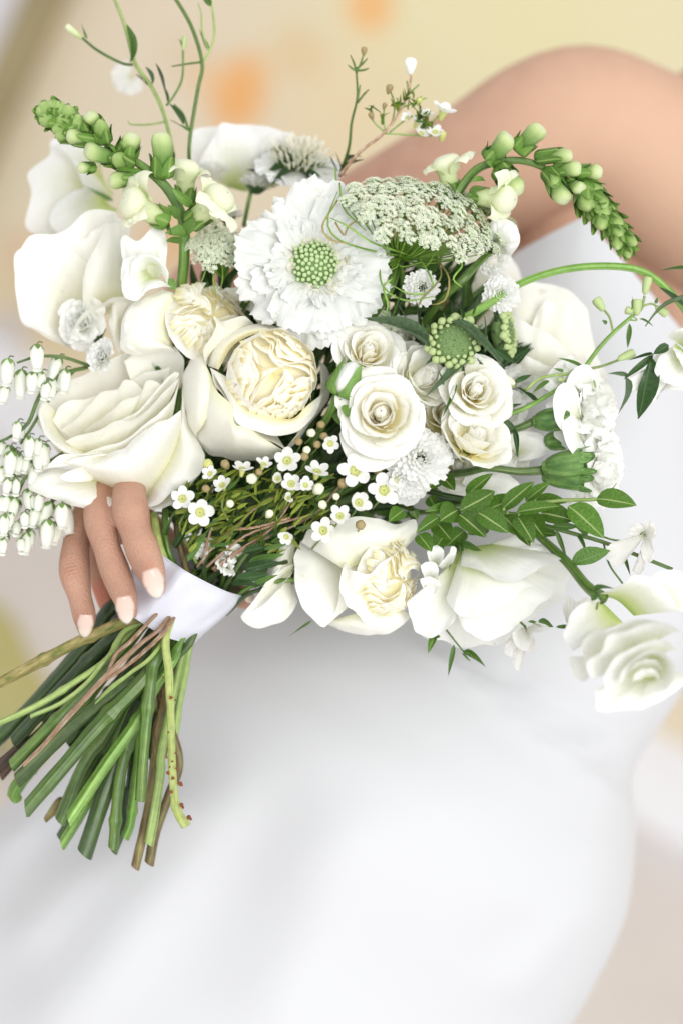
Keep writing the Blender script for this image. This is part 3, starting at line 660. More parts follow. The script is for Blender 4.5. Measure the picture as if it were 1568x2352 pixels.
# the gown
def dress():
    rows = [((1120, 640), (1800, 880), .215, .115), ((1000, 800), (1760, 1120), .21, .125), ((900, 985), (1700, 1330), .20, .125), ((760, 1160), (1560, 1585), .19, .115),
            ((640, 1265), (1462, 1740), .185, .11), ((560, 1320), (1448, 1800), .185, .115), ((470, 1390), (1455, 1900), .185, .125), ((360, 1470), (1435, 2080), .18, .135), ((240, 1590), (1370, 2230), .18, .14), ((110, 1750), (1300, 2352), .18, .14),
            ((-60, 1925), (1180, 2540), .18, .15), ((-250, 2200), (1000, 2900), .18, .16), ((-500, 2700), (850, 3500), .18, .2)]
    A = np.array([list(W(*l, d)) for l, r, d, t in rows]); C = np.array([list(W(*r, d)) for l, r, d, t in rows]); th = np.array([[t] for *_, t in rows])
    n, m = 110, 120
    A, C = crv(np.hstack([A, th]), n), crv(C, n); th = A[:, 3]; A = A[:, :3]
    o = np.array(bride.matrix_world.translation); Bn, Rn, Un = np.array(B), np.array(R), np.array(U)
    P = np.zeros((n, m, 3)); key = []
    for i in range(n):
        mid = (A[i]+C[i])/2; h = (C[i]-A[i])/2
        for j in range(m):
            a = 2*math.pi*j/m
            q = mid+h*math.cos(a)+Bn*th[i]*math.sin(a); s = i/(n-1)
            if math.sin(a) > -.3:
                e = q-np.array(CAM); k = np.dot(e, np.array(F)); uu = 784+np.dot(e, Rn)/k/PX; vv = 1176-np.dot(e, Un)/k/PX
                f = 0
                for (x0, y0, x1, y1, wd, am) in ((960, 1470, 1440, 1830, 15, 0.0051), (1080, 1600, 1440, 1836, 12, 0.0026), (1150, 1560, 1420, 1740, 14, 0.0038), (900, 1440, 1250, 1640, 16, 0.0032),
                                                 (0, 2190, 430, 1800, 60, .011), (60, 2420, 560, 1780, 90, .010), (0, 1950, 300, 1640, 40, .008), (620, 2400, 800, 1850, 110, .006), (1180, 2100, 1420, 1930, 60, .003), (1150, 2290, 1400, 2040, 50, .004)):
                    dx, dy = x1-x0, y1-y0; L = math.hypot(dx, dy); al = ((uu-x0)*dx+(vv-y0)*dy)/L; pe = ((uu-x0)*dy-(vv-y0)*dx)/L + 14*nz(al*.006, x0)
                    en = sm(np.array([min(al+.12*L, 1.12*L-al)/(.3*L)]))[0] if -.12*L < al < 1.12*L else 0
                    f += am*math.exp(-(pe/wd)**2)*en-.7*am*math.exp(-((pe-1.9*wd)/(wd*1.2))**2)*en
                f += .003*nz(uu*.0016, vv*.0016, 3)*(s > .3)
                q = q+Bn*f
            P[i, j] = q-o
    # neckline: lift the top rows to the photographed edge
    nk = [(0, (1800, 1000)), (.16, (1640, 860)), (.26, (1568, 762)), (.42, (1440, 610)), (.56, (1340, 497)), (.66, (1265, 535)), (.80, (1180, 582)), (1, (1118, 640))]
    for j in range(m//2+1):
        f = j/(m//2); u = np.interp(f, [x[0] for x in nk], [x[1][0] for x in nk]); v = np.interp(f, [x[0] for x in nk], [x[1][1] for x in nk])
        d = .215-.115*math.sin(math.pi*f)**.8
        tgt = np.array(list(W(u, v, d)))-o; K = 22
        for i in range(K): P[i, j] = tgt*(1-i/K)+P[K, j]*(i/K)
    g = grid(P, True)
    mt, nt, bs, out = newmat('white crepe')
    nn = nd(nt, 'ShaderNodeTexNoise'); nn.inputs['Scale'].default_value = 1400; nn.inputs['Detail'].default_value = 2
    geo = nd(nt, 'ShaderNodeNewGeometry'); nt.links.new(geo.outputs['Position'], nn.inputs['Vector'])
    bs.inputs['Base Color'].default_value = (.60, .602, .62, 1); bs.inputs['Roughness'].default_value = .55; bs.inputs['Specular IOR Level'].default_value = .3
    bs.inputs['Sheen Weight'].default_value = .15
    bp = nd(nt, 'ShaderNodeBump'); bp.inputs['Strength'].default_value = .12; bp.inputs['Distance'].default_value = .0004; nt.links.new(nn.outputs[0], bp.inputs['Height']); nt.links.new(bp.outputs[0], bs.inputs['Normal'])
    return obj('gown', g, bride, mt)
dress()
# ------------------------------------------------------------------ ribbon
rib = thing('ribbon', 'white satin ribbon wrapped round the bouquet stems', 'ribbon', W(440, 1350, .0))
def ribbon():
    n, m = 16, 64; P = np.zeros((n, m, 3)); o = np.array(rib.matrix_world.translation); Bn = np.array(B)
    A0, A1 = np.array(list(W(330, 1238, .012))), np.array(list(W(578, 1360, .012)))
    B0, B1 = np.array(list(W(286, 1356, .012))), np.array(list(W(446, 1479, .012)))
    ax = (B0+B1-A0-A1)/2; ax /= np.linalg.norm(ax)
    for i in range(n):
        s = i/(n-1); a, b = A0*(1-s)+B0*s, A1*(1-s)+B1*s; mid, h = (a+b)/2, (b-a)/2
        for j in range(m):
            th = 2*math.pi*j/m; sn = math.sin(th)
            q = mid+h*math.cos(th)+Bn*(.036 if sn > 0 else .026)*sn*(1+.0*s)
            q = q+ax*(.0035*(sn > 0)*sn-.0045*math.cos(th)*(s-.5))
            wv = .0017*nz(th*4.5, s*2.5, 9)+.0016*math.sin(7*math.cos(th)+5*s+2*nz(s*2, th))+.0046*nz(th*1.7, s*1.5, 4)
            P[i, j] = q+Bn*wv*(1 if sn > 0 else -1)-o
    mt, nt, bs, out = newmat('satin')
    bs.inputs['Base Color'].default_value = (.64, .645, .72, 1); bs.inputs['Roughness'].default_value = .24; bs.inputs['Specular IOR Level'].default_value = .5
    bs.inputs['Anisotropic'].default_value = .5; bs.inputs['Sheen Weight'].default_value = .2
    nn = nd(nt, 'ShaderNodeTexNoise'); nn.inputs['Scale'].default_value = 1; uv, mp, oi = scaled_uv(nt, 4, 420); nt.links.new(mp.outputs[0], nn.inputs['Vector'])
    bp = nd(nt, 'ShaderNodeBump'); bp.inputs['Strength'].default_value = .12; bp.inputs['Distance'].default_value = .0003; nt.links.new(nn.outputs[0], bp.inputs['Height']); nt.links.new(bp.outputs[0], bs.inputs['Normal'])
    obj('band', grid(P, True), rib, mt)
    for k, i in ((0, 0), (1, n-1)):
        v, f, uv = tubegeo([P[i, j] for j in range(0, m)]+[P[i, 0]], .00045, 6, m+1, False); obj('hem', mesh(v, f, uv), rib, mt)
ribbon()

# ------------------------------------------------------------------ cut stems under the ribbon (crop units of the lower-left zoom)
def zc(x, y): return (x*.375, 1323+y*.375)
def cut_stem(label, pts, wd, mat, d0, d1, flat=1.0, slant=.5, nodes=(), thorns=(), ext=True, nseg=10, name='cut_stem'):
    q = [zc(*p) for p in pts]; n = len(q)
    Q = [(u, v, d0+(d1-d0)*i/(n-1)) for i, (u, v) in enumerate(q)]
    if ext:
        hx = 430+(q[0][0]-330)*.35; Q = [(hx, 1335+(q[0][1]-1440)*.2, .012)]+Q
    rs_ = random.Random(int(pts[0][0]*7+pts[-1][1])); nodes = tuple(nodes) or ((rs_.uniform(.35, .8),) if mat not in (S_pink, S_light) else ())
    Q = [(a+rs_.uniform(-1, 1)*(2.2 if 0 < i < len(Q)-1 else 0), b+rs_.uniform(-1, 1)*(2.2 if 0 < i < len(Q)-1 else 0), c) for i, (a, b, c) in enumerate(Q)]
    w_ = list(wd) if isinstance(wd, (list, tuple)) else [wd]*n
    w_ = [x*.375*.5*1.10 for x in w_]
    if ext: w_ = [min(w_[0], 9)]+w_
    T = thing(name, label, 'cut stem', V3(Q[-1]), None, 'cut stems below the ribbon')
    pl = rel(T, Q); rr = [x*PX for x in w_]
    N = 14*len(Q)
    v, f, uv = tubegeo(pl, rr, nseg, N, False, flat)
    # slanted cut
    v = [np.array(x) for x in v]; e = v[-nseg:]; c = sum(e)/nseg; ax = (np.array(pl[-1])-np.array(pl[-2])); ax /= np.linalg.norm(ax)
    side = np.array(T.matrix_world.to_3x3().inverted() @ (R*.8-U*.3+B*.3))
    for k in range(nseg): v[-nseg+k] = v[-nseg+k]+ax*slant*float(np.dot(e[k]-c, side))
    # gentle unevenness and nodes
    for i in range(N):
        cc = sum(v[i*nseg:(i+1)*nseg])/nseg; s = i/(N-1)
        g = 1+.10*nz(s*7, pts[0][0]*.1)+.06*nz(s*23, pts[0][0]*.1)+sum(.28*math.exp(-((s-x)/.018)**2) for x in nodes)
        for k in range(nseg): v[i*nseg+k] = cc+(v[i*nseg+k]-cc)*g
    obj('stalk', mesh(v, f, uv, smooth=nseg > 6), T, mat)
    e = v[-nseg:]; c = sum(e)/nseg
    obj('cut_face', mesh([c+ax*.0001]+[x+ax*.0001 for x in e], [(0, 1+k, 1+(k+1) % nseg) for k in range(nseg)], [(0, 0)]*(nseg+1)), T, S_cut)
    for (x, y, s) in thorns:
        u, vv = zc(x, y); tt, ff, _ = lathe([(.5, 0), (.42, .35), (.2, .8), (.02, 1)], 7)
        o = obj('thorn', mesh([Vector(a)*s*.375*PX for a in tt], ff), T, THORN, Matrix.Translation(rel(T, [(u, vv, d1-.0045)])[0]) @ (T.matrix_world.to_3x3().inverted() @ facing(rng.uniform(-.8, .9), rng.uniform(-.4, .4), .5)).to_4x4())
    return T
THORN = plain('thorn', (.22, .06, .02), .6)
cut_stem('tan bark covered branch with green cracks jutting out past the fingertips', [(930, 215), (730, 290), (480, 405), (250, 530), (0, 655), (-120, 715)], [62, 64, 62, 64, 58, 56], S_bark, -.012, -.03, nodes=(.52, .72), nseg=14)
cut_stem('slim light green stem with a node, uppermost below the bark branch', [(900, 255), (760, 345), (660, 505), (460, 650), (240, 795), (0, 900), (-100, 940)], [34, 34, 38, 38, 38, 34, 32], S_light, -.012, -.026, nodes=(.42, .68))
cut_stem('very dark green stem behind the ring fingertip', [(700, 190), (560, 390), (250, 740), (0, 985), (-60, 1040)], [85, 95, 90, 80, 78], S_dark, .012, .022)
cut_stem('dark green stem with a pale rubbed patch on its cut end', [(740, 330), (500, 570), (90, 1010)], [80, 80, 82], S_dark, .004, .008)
cut_stem('dark brown woody stem, lowest end cut off by the frame', [(300, 900), (130, 1050), (-20, 1180)], [55, 68, 72], S_dbrown, .012, .008)
cut_stem('second dark brown stem tucked under the first brown one', [(260, 980), (120, 1110), (10, 1230)], [40, 46, 44], S_dbrown, .02, .018)
cut_stem('mid green ridged stem ending next to the pinkish twig', [(800, 400), (540, 690), (330, 900), (75, 1160)], [60, 62, 68, 72], S_mid, -.004, -.012, flat=.9, nodes=(.75,))
cut_stem('pinkish brown peeling twig lying on top of the green stems', [(1000, 300), (830, 440), (650, 610), (420, 860), (260, 1040), (145, 1160)], [26, 27, 32, 30, 26, 22], S_pink, -.026, -.032)
cut_stem('short thin pinkish twig that joins the long one', [(955, 245), (800, 400), (715, 480), (665, 590)], [22, 25, 24, 22], S_pink, -.024, -.027)
cut_stem('third pinkish twig, nearest the thorny stem', [(1025, 315), (880, 460), (740, 580), (640, 640)], [24, 26, 24, 16], S_pink, -.028, -.027)
cut_stem('thick grey green stem with a node beside the angular bright stem', [(860, 580), (780, 660), (440, 920), (110, 1250)], [66, 76, 78, 82], S_grey, -.012, -.020, nodes=(.42,))
cut_stem('broad bright green angular stem running to the lowest left corner', [(960, 500), (880, 640), (620, 900), (420, 1130), (170, 1420)], [70, 90, 96, 94, 92], S_mid, -.018, -.027, flat=.85, nseg=6, slant=1.0)
cut_stem('broad fresh green angular stem with a pale edge below the widest one', [(1080, 480), (960, 680), (850, 880), (640, 1180), (430, 1490)], [50, 60, 72, 76, 76], S_bright, -.008, -.019, flat=.85, nseg=6, slant=1.0)
cut_stem('mid green round stem with a pale stripe ending at a tilted cut', [(700, 900), (560, 1090), (480, 1220), (370, 1500)], [60, 66, 70, 72], S_grey, .002, .0, slant=.5)
cut_stem('thick dark green stem with the lowest cut of the middle group', [(820, 860), (720, 1140), (640, 1340), (520, 1700)], [70, 82, 92, 96], S_dark, .002, -.006)
cut_stem('upright green stem with two small leaf scars', [(860, 840), (790, 1020), (740, 1250), (695, 1670)], [56, 60, 64, 58], S_mid, -.006, -.009, nodes=(.62, .9))
cut_stem('green stem with a jagged collar near its end', [(880, 900), (840, 1100), (810, 1480), (770, 1600)], [44, 46, 52, 50], S_bright, .002, .002, nodes=(.88,))
cut_stem('glossy straight green stem beside the thorny one', [(965, 470), (925, 640), (890, 1000), (862, 1375)], [66, 66, 64, 58], S_mid, -.022, -.021, slant=.15)
cut_stem('two toned brown and olive woody stem, the longest of all', [(985, 880), (955, 1050), (910, 1400), (830, 1785)], [46, 50, 52, 54], S_brown, .004, .0)
cut_stem('plain light green stem between the two brown ones', [(1010, 1000), (985, 1200), (950, 1430), (915, 1640)], [48, 54, 56, 54], S_light, -.004, -.008)
cut_stem('smooth brown stem bent at a knee behind the thorny stem', [(960, 720), (1060, 960), (1095, 1150), (1040, 1350), (960, 1560), (915, 1760)], [50, 50, 48, 54, 58, 58], S_brown, .010, .004, nodes=(.5,))
cut_stem('pale yellow green stem dotted with red brown thorns', [(1020, 330), (1035, 600), (1045, 900), (1060, 1200), (1085, 1420), (1140, 1530)], [44, 46, 44, 44, 46, 58], S_yel, -.026, -.026, nodes=(.92,), slant=.2,
         thorns=((1000, 620, 14), (1045, 745, 22), (1075, 760, 12), (1035, 958, 14), (1075, 1085, 12), (1025, 1110, 14), (1060, 1137, 14), (1028, 1203, 24), (1080, 1180, 16), (1040, 1170, 12), (1065, 1235, 22), (1105, 1268, 28), (1116, 1278, 20), (1056, 1322, 24), (1113, 1402, 28), (1122, 1418, 18), (1158, 1478, 30), (1170, 1488, 18)))
cut_stem('light green stem hanging straight at the right edge of the bunch', [(1160, 430), (1130, 600), (1100, 800), (1075, 960)], [40, 44, 44, 40], S_light, .008, .01)
cut_stem('short bright green stem stub ending between the dark ones', [(600, 1280), (520, 1420), (385, 1640)], [60, 62, 64], S_bright, .012, .010, flat=.85, nseg=6, slant=1.)
cut_stem('thin dark stem ending just under the pale edged stem', [(560, 1250), (470, 1430), (365, 1600)], [44, 46, 44], S_dark, .016, .014)
cut_stem('olive stem with a dry brown pointed tip', [(480, 1250), (370, 1400), (280, 1495)], [40, 60, 30], S_brown, .012, .012)
cut_stem('small dark green stem peeping behind the upright stem', [(800, 1250), (760, 1500), (700, 1690)], [44, 46, 44], S_dark, .014, .013)
cut_stem('thin light stem branching below the long bark branch', [(680, 480), (540, 650), (380, 770), (190, 860)], [26, 28, 27, 26], S_light, -.018, -.026)
cut_stem('green stem with a curled end at the left of the fan', [(500, 800), (260, 1100), (100, 1310), (110, 1370)], [66, 76, 80, 60], S_mid, .010, .014)
cut_stem('dark stem filling the gap beside the pale rubbed stem', [(640, 560), (360, 920), (200, 1180)], [76, 78, 70], S_dark, .012, .016)
cut_stem('olive knotted stem under the thorny one', [(1060, 600), (1000, 720), (1030, 900), (1000, 1100)], [46, 50, 46, 44], S_brown, .006, .008)
cut_stem('shaded green stem between the glossy and the upright ones', [(920, 700), (850, 950), (800, 1300)], [64, 66, 56], S_dark, .010, .012)
cut_stem('thin green leaf stalk with a torn tip over the grey stem', [(960, 450), (800, 600), (690, 680), (585, 780)], [22, 22, 26, 10], S_light, -.028, -.024)
cut_stem('grey green flat stem leaving the ribbon at its far corner', [(1180, 380), (1060, 520), (960, 700)], [60, 56, 44], S_grey, -.006, -.004, flat=.75)
cut_stem('flat green stem behind the angular ones near the ribbon', [(1110, 400), (1000, 560), (880, 760)], [60, 60, 56], S_mid, -.010, -.006, flat=.75)

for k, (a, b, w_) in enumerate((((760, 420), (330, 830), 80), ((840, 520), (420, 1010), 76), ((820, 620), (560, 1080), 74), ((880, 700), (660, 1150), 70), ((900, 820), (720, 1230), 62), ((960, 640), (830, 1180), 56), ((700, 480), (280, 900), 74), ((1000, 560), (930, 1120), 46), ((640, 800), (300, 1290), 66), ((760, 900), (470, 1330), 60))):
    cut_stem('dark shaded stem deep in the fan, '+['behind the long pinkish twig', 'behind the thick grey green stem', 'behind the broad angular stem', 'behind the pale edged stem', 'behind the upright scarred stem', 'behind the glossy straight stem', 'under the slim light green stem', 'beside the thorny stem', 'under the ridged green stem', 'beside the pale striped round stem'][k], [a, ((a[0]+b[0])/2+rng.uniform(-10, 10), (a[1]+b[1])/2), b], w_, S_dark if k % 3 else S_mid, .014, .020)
# ------------------------------------------------------------------ big white rose over the hand
mR = cropmap(0, 780, 3.015)
rs = thing('rose', 'large open white rose resting on the fingers', 'rose', W(300, 1020, .02))
def rp(base, rim, **k): span(rs, base, rim, m=mR, mat=k.pop('mat', PR), **k)
rp([(450, 900, .030), (800, 800, .034), (1150, 640, .032), (1290, 420, .026)], [(262, 640, .012), (268, 520, .010), (360, 420, .008), (520, 340, .008), (720, 230, .010), (1000, 115, .014), (1180, 92, .014), (1270, 140, .014), (1300, 270, .014)], bulge=-.008, roll=.003, seed=1, nt=41)
rp([(1000, 560, .022), (1150, 480, .022), (1290, 380, .02)], [(880, 200, .004), (1020, 112, .004), (1180, 88, .003), (1290, 160, .002), (1300, 280, .0)], bulge=-.003, roll=-.002, seed=2)
rp([(400, 560, .012), (385, 640, .012), (450, 740, .010), (600, 850, .006)], [(300, 450, -.002), (264, 560, -.004), (290, 690, -.008), (370, 790, -.012), (500, 865, -.014), (600, 880, -.014)], bulge=.006, roll=-.006, seed=3)
rp([(520, 820, .022), (760, 760, .022), (1000, 640, .022), (1180, 480, .02)], [(372, 620, .008), (450, 500, .006), (600, 465, .005), (850, 390, .007), (1000, 300, .008), (1200, 240, .008)], bulge=-.004, seed=4)
rp([(560, 800, .020), (750, 720, .020), (900, 640, .018)], [(440, 690, .006), (600, 560, .004), (720, 430, .002), (830, 410, .002), (885, 335, .001), (960, 345, .003), (1020, 420, .006)], bulge=-.002, roll=.003, seed=5)
rp([(620, 760, .016), (800, 720, .016), (1000, 620, .016)], [(600, 695, .002), (780, 570, .0), (880, 480, -.002), (1000, 432, -.003), (1040, 345, -.004), (1120, 350, -.002), (1160, 400, .002)], bulge=.001, roll=.003, seed=6)
rp([(800, 760, .014), (1000, 660, .012), (1180, 480, .010)], [(780, 650, -.002), (960, 560, -.006), (1080, 430, -.007), (1180, 320, -.008), (1240, 272, -.008), (1268, 290, -.006)], bulge=.002, roll=-.002, seed=7)
rp([(580, 870, .010), (850, 820, .008), (1150, 600, .008)], [(470, 770, -.004), (540, 730, -.006), (700, 690, -.006), (830, 625, -.008), (950, 615, -.008), (1080, 510, -.010), (1180, 400, -.012), (1270, 320, -.012)], bulge=.003, roll=.0025, seed=8, nt=33)
rp([(700, 940, .004), (950, 860, .004), (1200, 700, .004)], [(560, 860, -.010), (740, 800, -.012), (870, 760, -.014), (1030, 640, -.016), (1130, 560, -.018), (1210, 480, -.018), (1270, 340, -.016)], bulge=.003, roll=-.002, seed=9, nt=33)
rp([(560, 980, .0), (820, 1120, .002), (1000, 1195, .006), (1150, 1080, .004), (1285, 760, .002)], [(470, 920, -.016), (640, 890, -.018), (760, 850, -.020), (870, 815, -.021), (960, 735, -.022), (1080, 655, -.023), (1200, 600, -.022), (1280, 545, -.018)], bulge=.016, roll=-.0045, seed=10, nt=37, ns=18)
rp([(1000, 1195, .006), (1120, 960, .004), (1230, 760, .002), (1285, 560, .004)], [(1010, 1215, -.012), (1040, 1235, -.013), (1130, 1210, -.013), (1210, 1130, -.014), (1330, 1060, -.014), (1415, 990, -.010), (1445, 880, -.006), (1400, 760, -.004), (1325, 620, -.004), (1290, 400, -.004)], bulge=.010, roll=-.001, seed=11, nt=37)
rp([(1040, 1190, .010), (1250, 1080, .012), (1420, 820, .014)], [(1010, 1225, -.002), (1110, 1250, -.003), (1250, 1190, -.002), (1360, 1060, .0), (1440, 960, .004), (1452, 860, .008)], bulge=.006, seed=12)
rp([(700, 1000, .0), (780, 900, -.004), (850, 830, -.012)], [(640, 1050, -.016), (480, 1050, -.019), (432, 1012, -.020), (520, 965, -.022), (660, 930, -.023), (780, 870, -.024), (840, 835, -.020)], bulge=.006, seed=13)
rp([(640, 930, -.006), (740, 880, -.008)], [(450, 940, -.014), (350, 955, -.015), (380, 900, -.016), (440, 860, -.017), (560, 858, -.016), (730, 845, -.014)], bulge=.003, seed=14)
rp([(750, 900, -.012), (800, 860, -.014)], [(560, 930, -.018), (470, 920, -.020), (540, 885, -.021), (700, 860, -.021), (790, 850, -.018)], bulge=.003, seed=15)
rp([(640, 980, .006), (850, 1080, .008), (1000, 1180, .008)], [(360, 950, -.002), (250, 1010, -.006), (186, 1092, -.008), (280, 1145, -.010), (420, 1195, -.012), (570, 1240, -.014), (640, 1258, -.015), (740, 1258, -.015), (840, 1222, -.014), (940, 1192, -.010), (1010, 1200, -.004)], bulge=.010, roll=-.003, seed=16, nt=41)
rp([(800, 1150, .016), (950, 1190, .016)], [(560, 1150, .004), (600, 1245, .002), (720, 1258, .0), (850, 1232, .002), (1000, 1215, .006), (1060, 1225, .010)], bulge=.004, seed=17)

# ------------------------------------------------------------------ globe garden rose in the middle
mG = cropmap(400, 700, 3.733)
T = garden_rose('globe shaped cream garden rose in the centre, heart facing the viewer', 626, 862, -.035, 116, (.20, .04, .97), 0, seed=3, n=64, name='garden_rose')
def gp(base, rim, mat=PO, **k): span(T, base, rim, m=mG, mat=mat, **k)
gp([(700, 800, .010), (720, 980, .010), (900, 1150, .010)], [(340, 600, -.030), (380, 740, -.034), (470, 860, -.038), (540, 960, -.041), (565, 1090, -.042), (660, 1115, -.043), (780, 1200, -.042), (900, 1260, -.038), (1010, 1320, -.03)], bulge=-.004, seed=21, nt=37)
gp([(330, 640, -.026), (400, 800, -.034), (530, 930, -.041), (565, 1095, -.043), (660, 1120, -.043), (800, 1210, -.041), (1000, 1335, -.03)], [(160, 1120, .0), (230, 1240, .0), (310, 1335, .0), (430, 1385, .0), (570, 1412, .0), (720, 1418, .0), (860, 1408, .0), (960, 1370, .002), (1010, 1330, .004)], bulge=.014, roll=-.004, seed=22, nt=41, ns=18, ruf=.0009)
gp([(300, 560, -.022), (370, 720, -.028), (365, 900, -.030), (300, 1080, -.026), (230, 1180, -.018)], [(295, 450, .0), (200, 500, .0), (135, 620, .0), (105, 760, .0), (108, 880, .0), (130, 1010, .0), (160, 1130, .002), (230, 1230, .004)], bulge=.011, seed=23, nt=33, ruf=.0007)
gp([(620, 760, -.03), (660, 920, -.035), (850, 1010, -.037), (1060, 1050, -.036), (1200, 930, -.032)], [(345, 600, -.026), (480, 830, -.036), (545, 1000, -.040), (590, 1090, -.042), (720, 1150, -.042), (900, 1200, -.040), (1090, 1170, -.036), (1200, 1090, -.030), (1290, 960, -.022), (1330, 830, -.016)], bulge=.005, seed=24, nt=41, mat=PC)
gp([(1020, 1290, -.012), (1200, 1060, -.014), (1320, 820, -.014)], [(1010, 1335, .004), (1110, 1250, .002), (1215, 1100, -.002), (1330, 960, .0), (1385, 860, .004), (1395, 740, .006), (1370, 610, .008), (1300, 530, .010)], bulge=.006, seed=25)
gp([(300, 560, -.016), (380, 440, -.020), (520, 330, -.020), (730, 225, -.012)], [(330, 640, -.022), (295, 530, -.026), (290, 440, -.028), (350, 340, -.030), (400, 240, -.032), (372, 155, -.034), (400, 165, -.034), (450, 205, -.032), (540, 170, -.030), (640, 150, -.026), (720, 210, -.016)], bulge=-.003, seed=26, nt=45, ruf=.0007)
gp([(420, 620, -.024), (560, 400, -.026), (800, 300, -.028), (1050, 360, -.026)], [(330, 590, -.018), (380, 430, -.018), (500, 320, -.018), (650, 245, -.017), (800, 222, -.015), (950, 255, -.013), (1080, 320, -.010), (1210, 410, -.006)], bulge=.006, seed=27, mat=PC)

# ------------------------------------------------------------------ garden rose turned to its right, low in the bunch
mB = cropmap(350, 950, 2.24)
T = garden_rose('cream garden rose facing sideways below the wax flowers, one petal hanging loose', 893, 1330, -.012, 98, (.62, -.12, .70), 20, seed=8, n=46, rings=False)
def bp_(base, rim, mat=PO, **k): span(T, base, rim, m=mB, mat=mat, **k)
bp_([(1080, 720, .02), (1180, 900, .02), (1200, 1080, .02)], [(790, 710, .004), (755, 820, -.002), (760, 930, -.006), (800, 1040, -.008), (860, 1130, -.008), (925, 1160, -.006), (950, 1120, -.006), (985, 1060, -.012), (1000, 950, -.020), (1020, 850, -.024)], bulge=.012, seed=31, nt=37, mat=PO, ns=18)
bp_([(1100, 780, .01), (1230, 950, .012), (1250, 1100, .016)], [(1015, 840, -.024), (1000, 960, -.026), (1040, 1050, -.028), (1080, 1080, -.026), (1140, 1150, -.014), (1230, 1190, -.002)], bulge=.010, seed=32)
bp_([(950, 1130, .0), (1100, 1090, -.008), (1300, 1060, -.002)], [(935, 1150, .006), (1020, 1185, .004), (1130, 1205, .002), (1250, 1195, .0), (1340, 1140, .0), (1375, 1100, .004)], bulge=.008, seed=33)
bp_([(1020, 860, -.014), (1150, 820, -.010), (1330, 760, .0)], [(800, 720, -.004), (850, 640, -.010), (960, 600, -.012), (1080, 590, -.014), (1200, 600, -.014), (1290, 625, -.012), (1395, 600, -.008), (1398, 680, -.006), (1350, 740, -.002)], bulge=.008, seed=34, nt=37)
bp_([(1010, 1000, -.022), (1080, 1000, -.022), (1150, 960, -.014)], [(1020, 845, -.024), (1080, 870, -.030), (1150, 890, -.031), (1210, 830, -.030), (1290, 780, -.026), (1330, 730, -.016), (1350, 690, -.010)], bulge=.002, seed=35)
bp_([(775, 720, .012), (750, 830, .010), (740, 930, .012)], [(700, 730, .004), (640, 830, .002), (610, 900, .0), (575, 980, -.002), (540, 1040, -.004), (485, 1100, -.006), (520, 1150, -.006), (590, 1170, -.004), (690, 1140, .0), (750, 1090, .004), (780, 1030, .008)], bulge=.010, roll=-.002, seed=36, nt=37, ns=18)
bp_([(760, 830, .004), (740, 900, .004)], [(680, 860, -.006), (620, 920, -.010), (560, 1010, -.012), (500, 1095, -.012), (580, 1060, -.016), (660, 990, -.016), (720, 920, -.012), (765, 850, -.004)], bulge=.004, seed=37)

# ------------------------------------------------------------------ roses and lisianthus behind
mL = cropmap(0, 400, 1.96)
lr = thing('rose', 'big smooth white rose seen from its side at the outer edge, behind the snapdragon floret', 'rose', W(180, 620, .05))
def lp(base, rim, **k): span(lr, base, rim, m=mL, mat=k.pop('mat', PR), **k)
lp([(560, 640, .05), (420, 690, .05), (330, 780, .05)], [(540, 200, .02), (440, 175, .018), (350, 240, .016), (250, 290, .014), (160, 310, .014), (110, 360, .014), (70, 400, .016), (80, 540, .018), (105, 690, .02), (200, 740, .024), (310, 810, .03)], bulge=.014, seed=41, nt=49, ns=18)
lp([(570, 600, .03), (480, 640, .03), (400, 640, .03)], [(555, 230, .002), (510, 240, .0), (460, 330, -.002), (400, 450, -.004), (385, 560, .0), (385, 640, .008)], bulge=.006, roll=.003, seed=42)
lp([(560, 560, .04), (450, 560, .04)], [(600, 270, .012), (540, 210, .010), (480, 245, .008), (390, 300, .008), (330, 330, .012), (300, 420, .02)], bulge=.004, roll=-.003, seed=43)
lp([(560, 640, .03), (500, 640, .03), (380, 700, .03)], [(620, 590, .006), (540, 580, .002), (470, 610, .0), (400, 640, .0), (340, 720, .002), (310, 800, .01)], bulge=.006, seed=44)
lp([(340, 760, .06), (260, 700, .06), (250, 600, .06)], [(330, 820, .04), (240, 780, .03), (160, 730, .03), (100, 690, .03), (75, 520, .03), (68, 400, .03)], bulge=.01, seed=45)
l1 = thing('lisianthus', 'blurred white lisianthus with a green throat, highest of the outer edge flowers', 'lisianthus', W(235, 450, .10))
def l1p(base, rim, **k): span(l1, base, rim, m=lambda p: (p[0]*.5, p[1]*.5, p[2]), mat=PL, **k)
l1p([(520, 960, .09), (470, 890, .09), (430, 800, .09)], [(330, 1090, .075), (200, 1090, .07), (130, 1040, .066), (150, 900, .064), (135, 800, .064), (230, 720, .066), (240, 650, .068), (330, 640, .07), (420, 690, .074)], bulge=.012, seed=311, nt=37, ns=16)
l1p([(530, 900, .085), (480, 830, .085), (460, 760, .088)], [(390, 870, .06), (360, 780, .058), (300, 700, .058), (250, 660, .06), (370, 640, .062), (480, 650, .068), (540, 720, .074)], bulge=.008, seed=312)
l1p([(540, 960, .08), (500, 940, .08), (480, 900, .08)], [(520, 1080, .06), (400, 1120, .056), (280, 1090, .056), (230, 1000, .058), (300, 900, .062), (400, 860, .066)], bulge=.01, seed=313)
leaf(l1, (262, 462, .06), (190, 425, .056), 16, LM)
l2 = thing('lisianthus', 'white lisianthus with wide petals at the very top of the bunch', 'lisianthus', W(570, 400, .08))
def l2p(base, rim, **k): span(l2, base, rim, m=lambda p: (p[0]*.5, p[1]*.5, p[2]), mat=PL, **k)
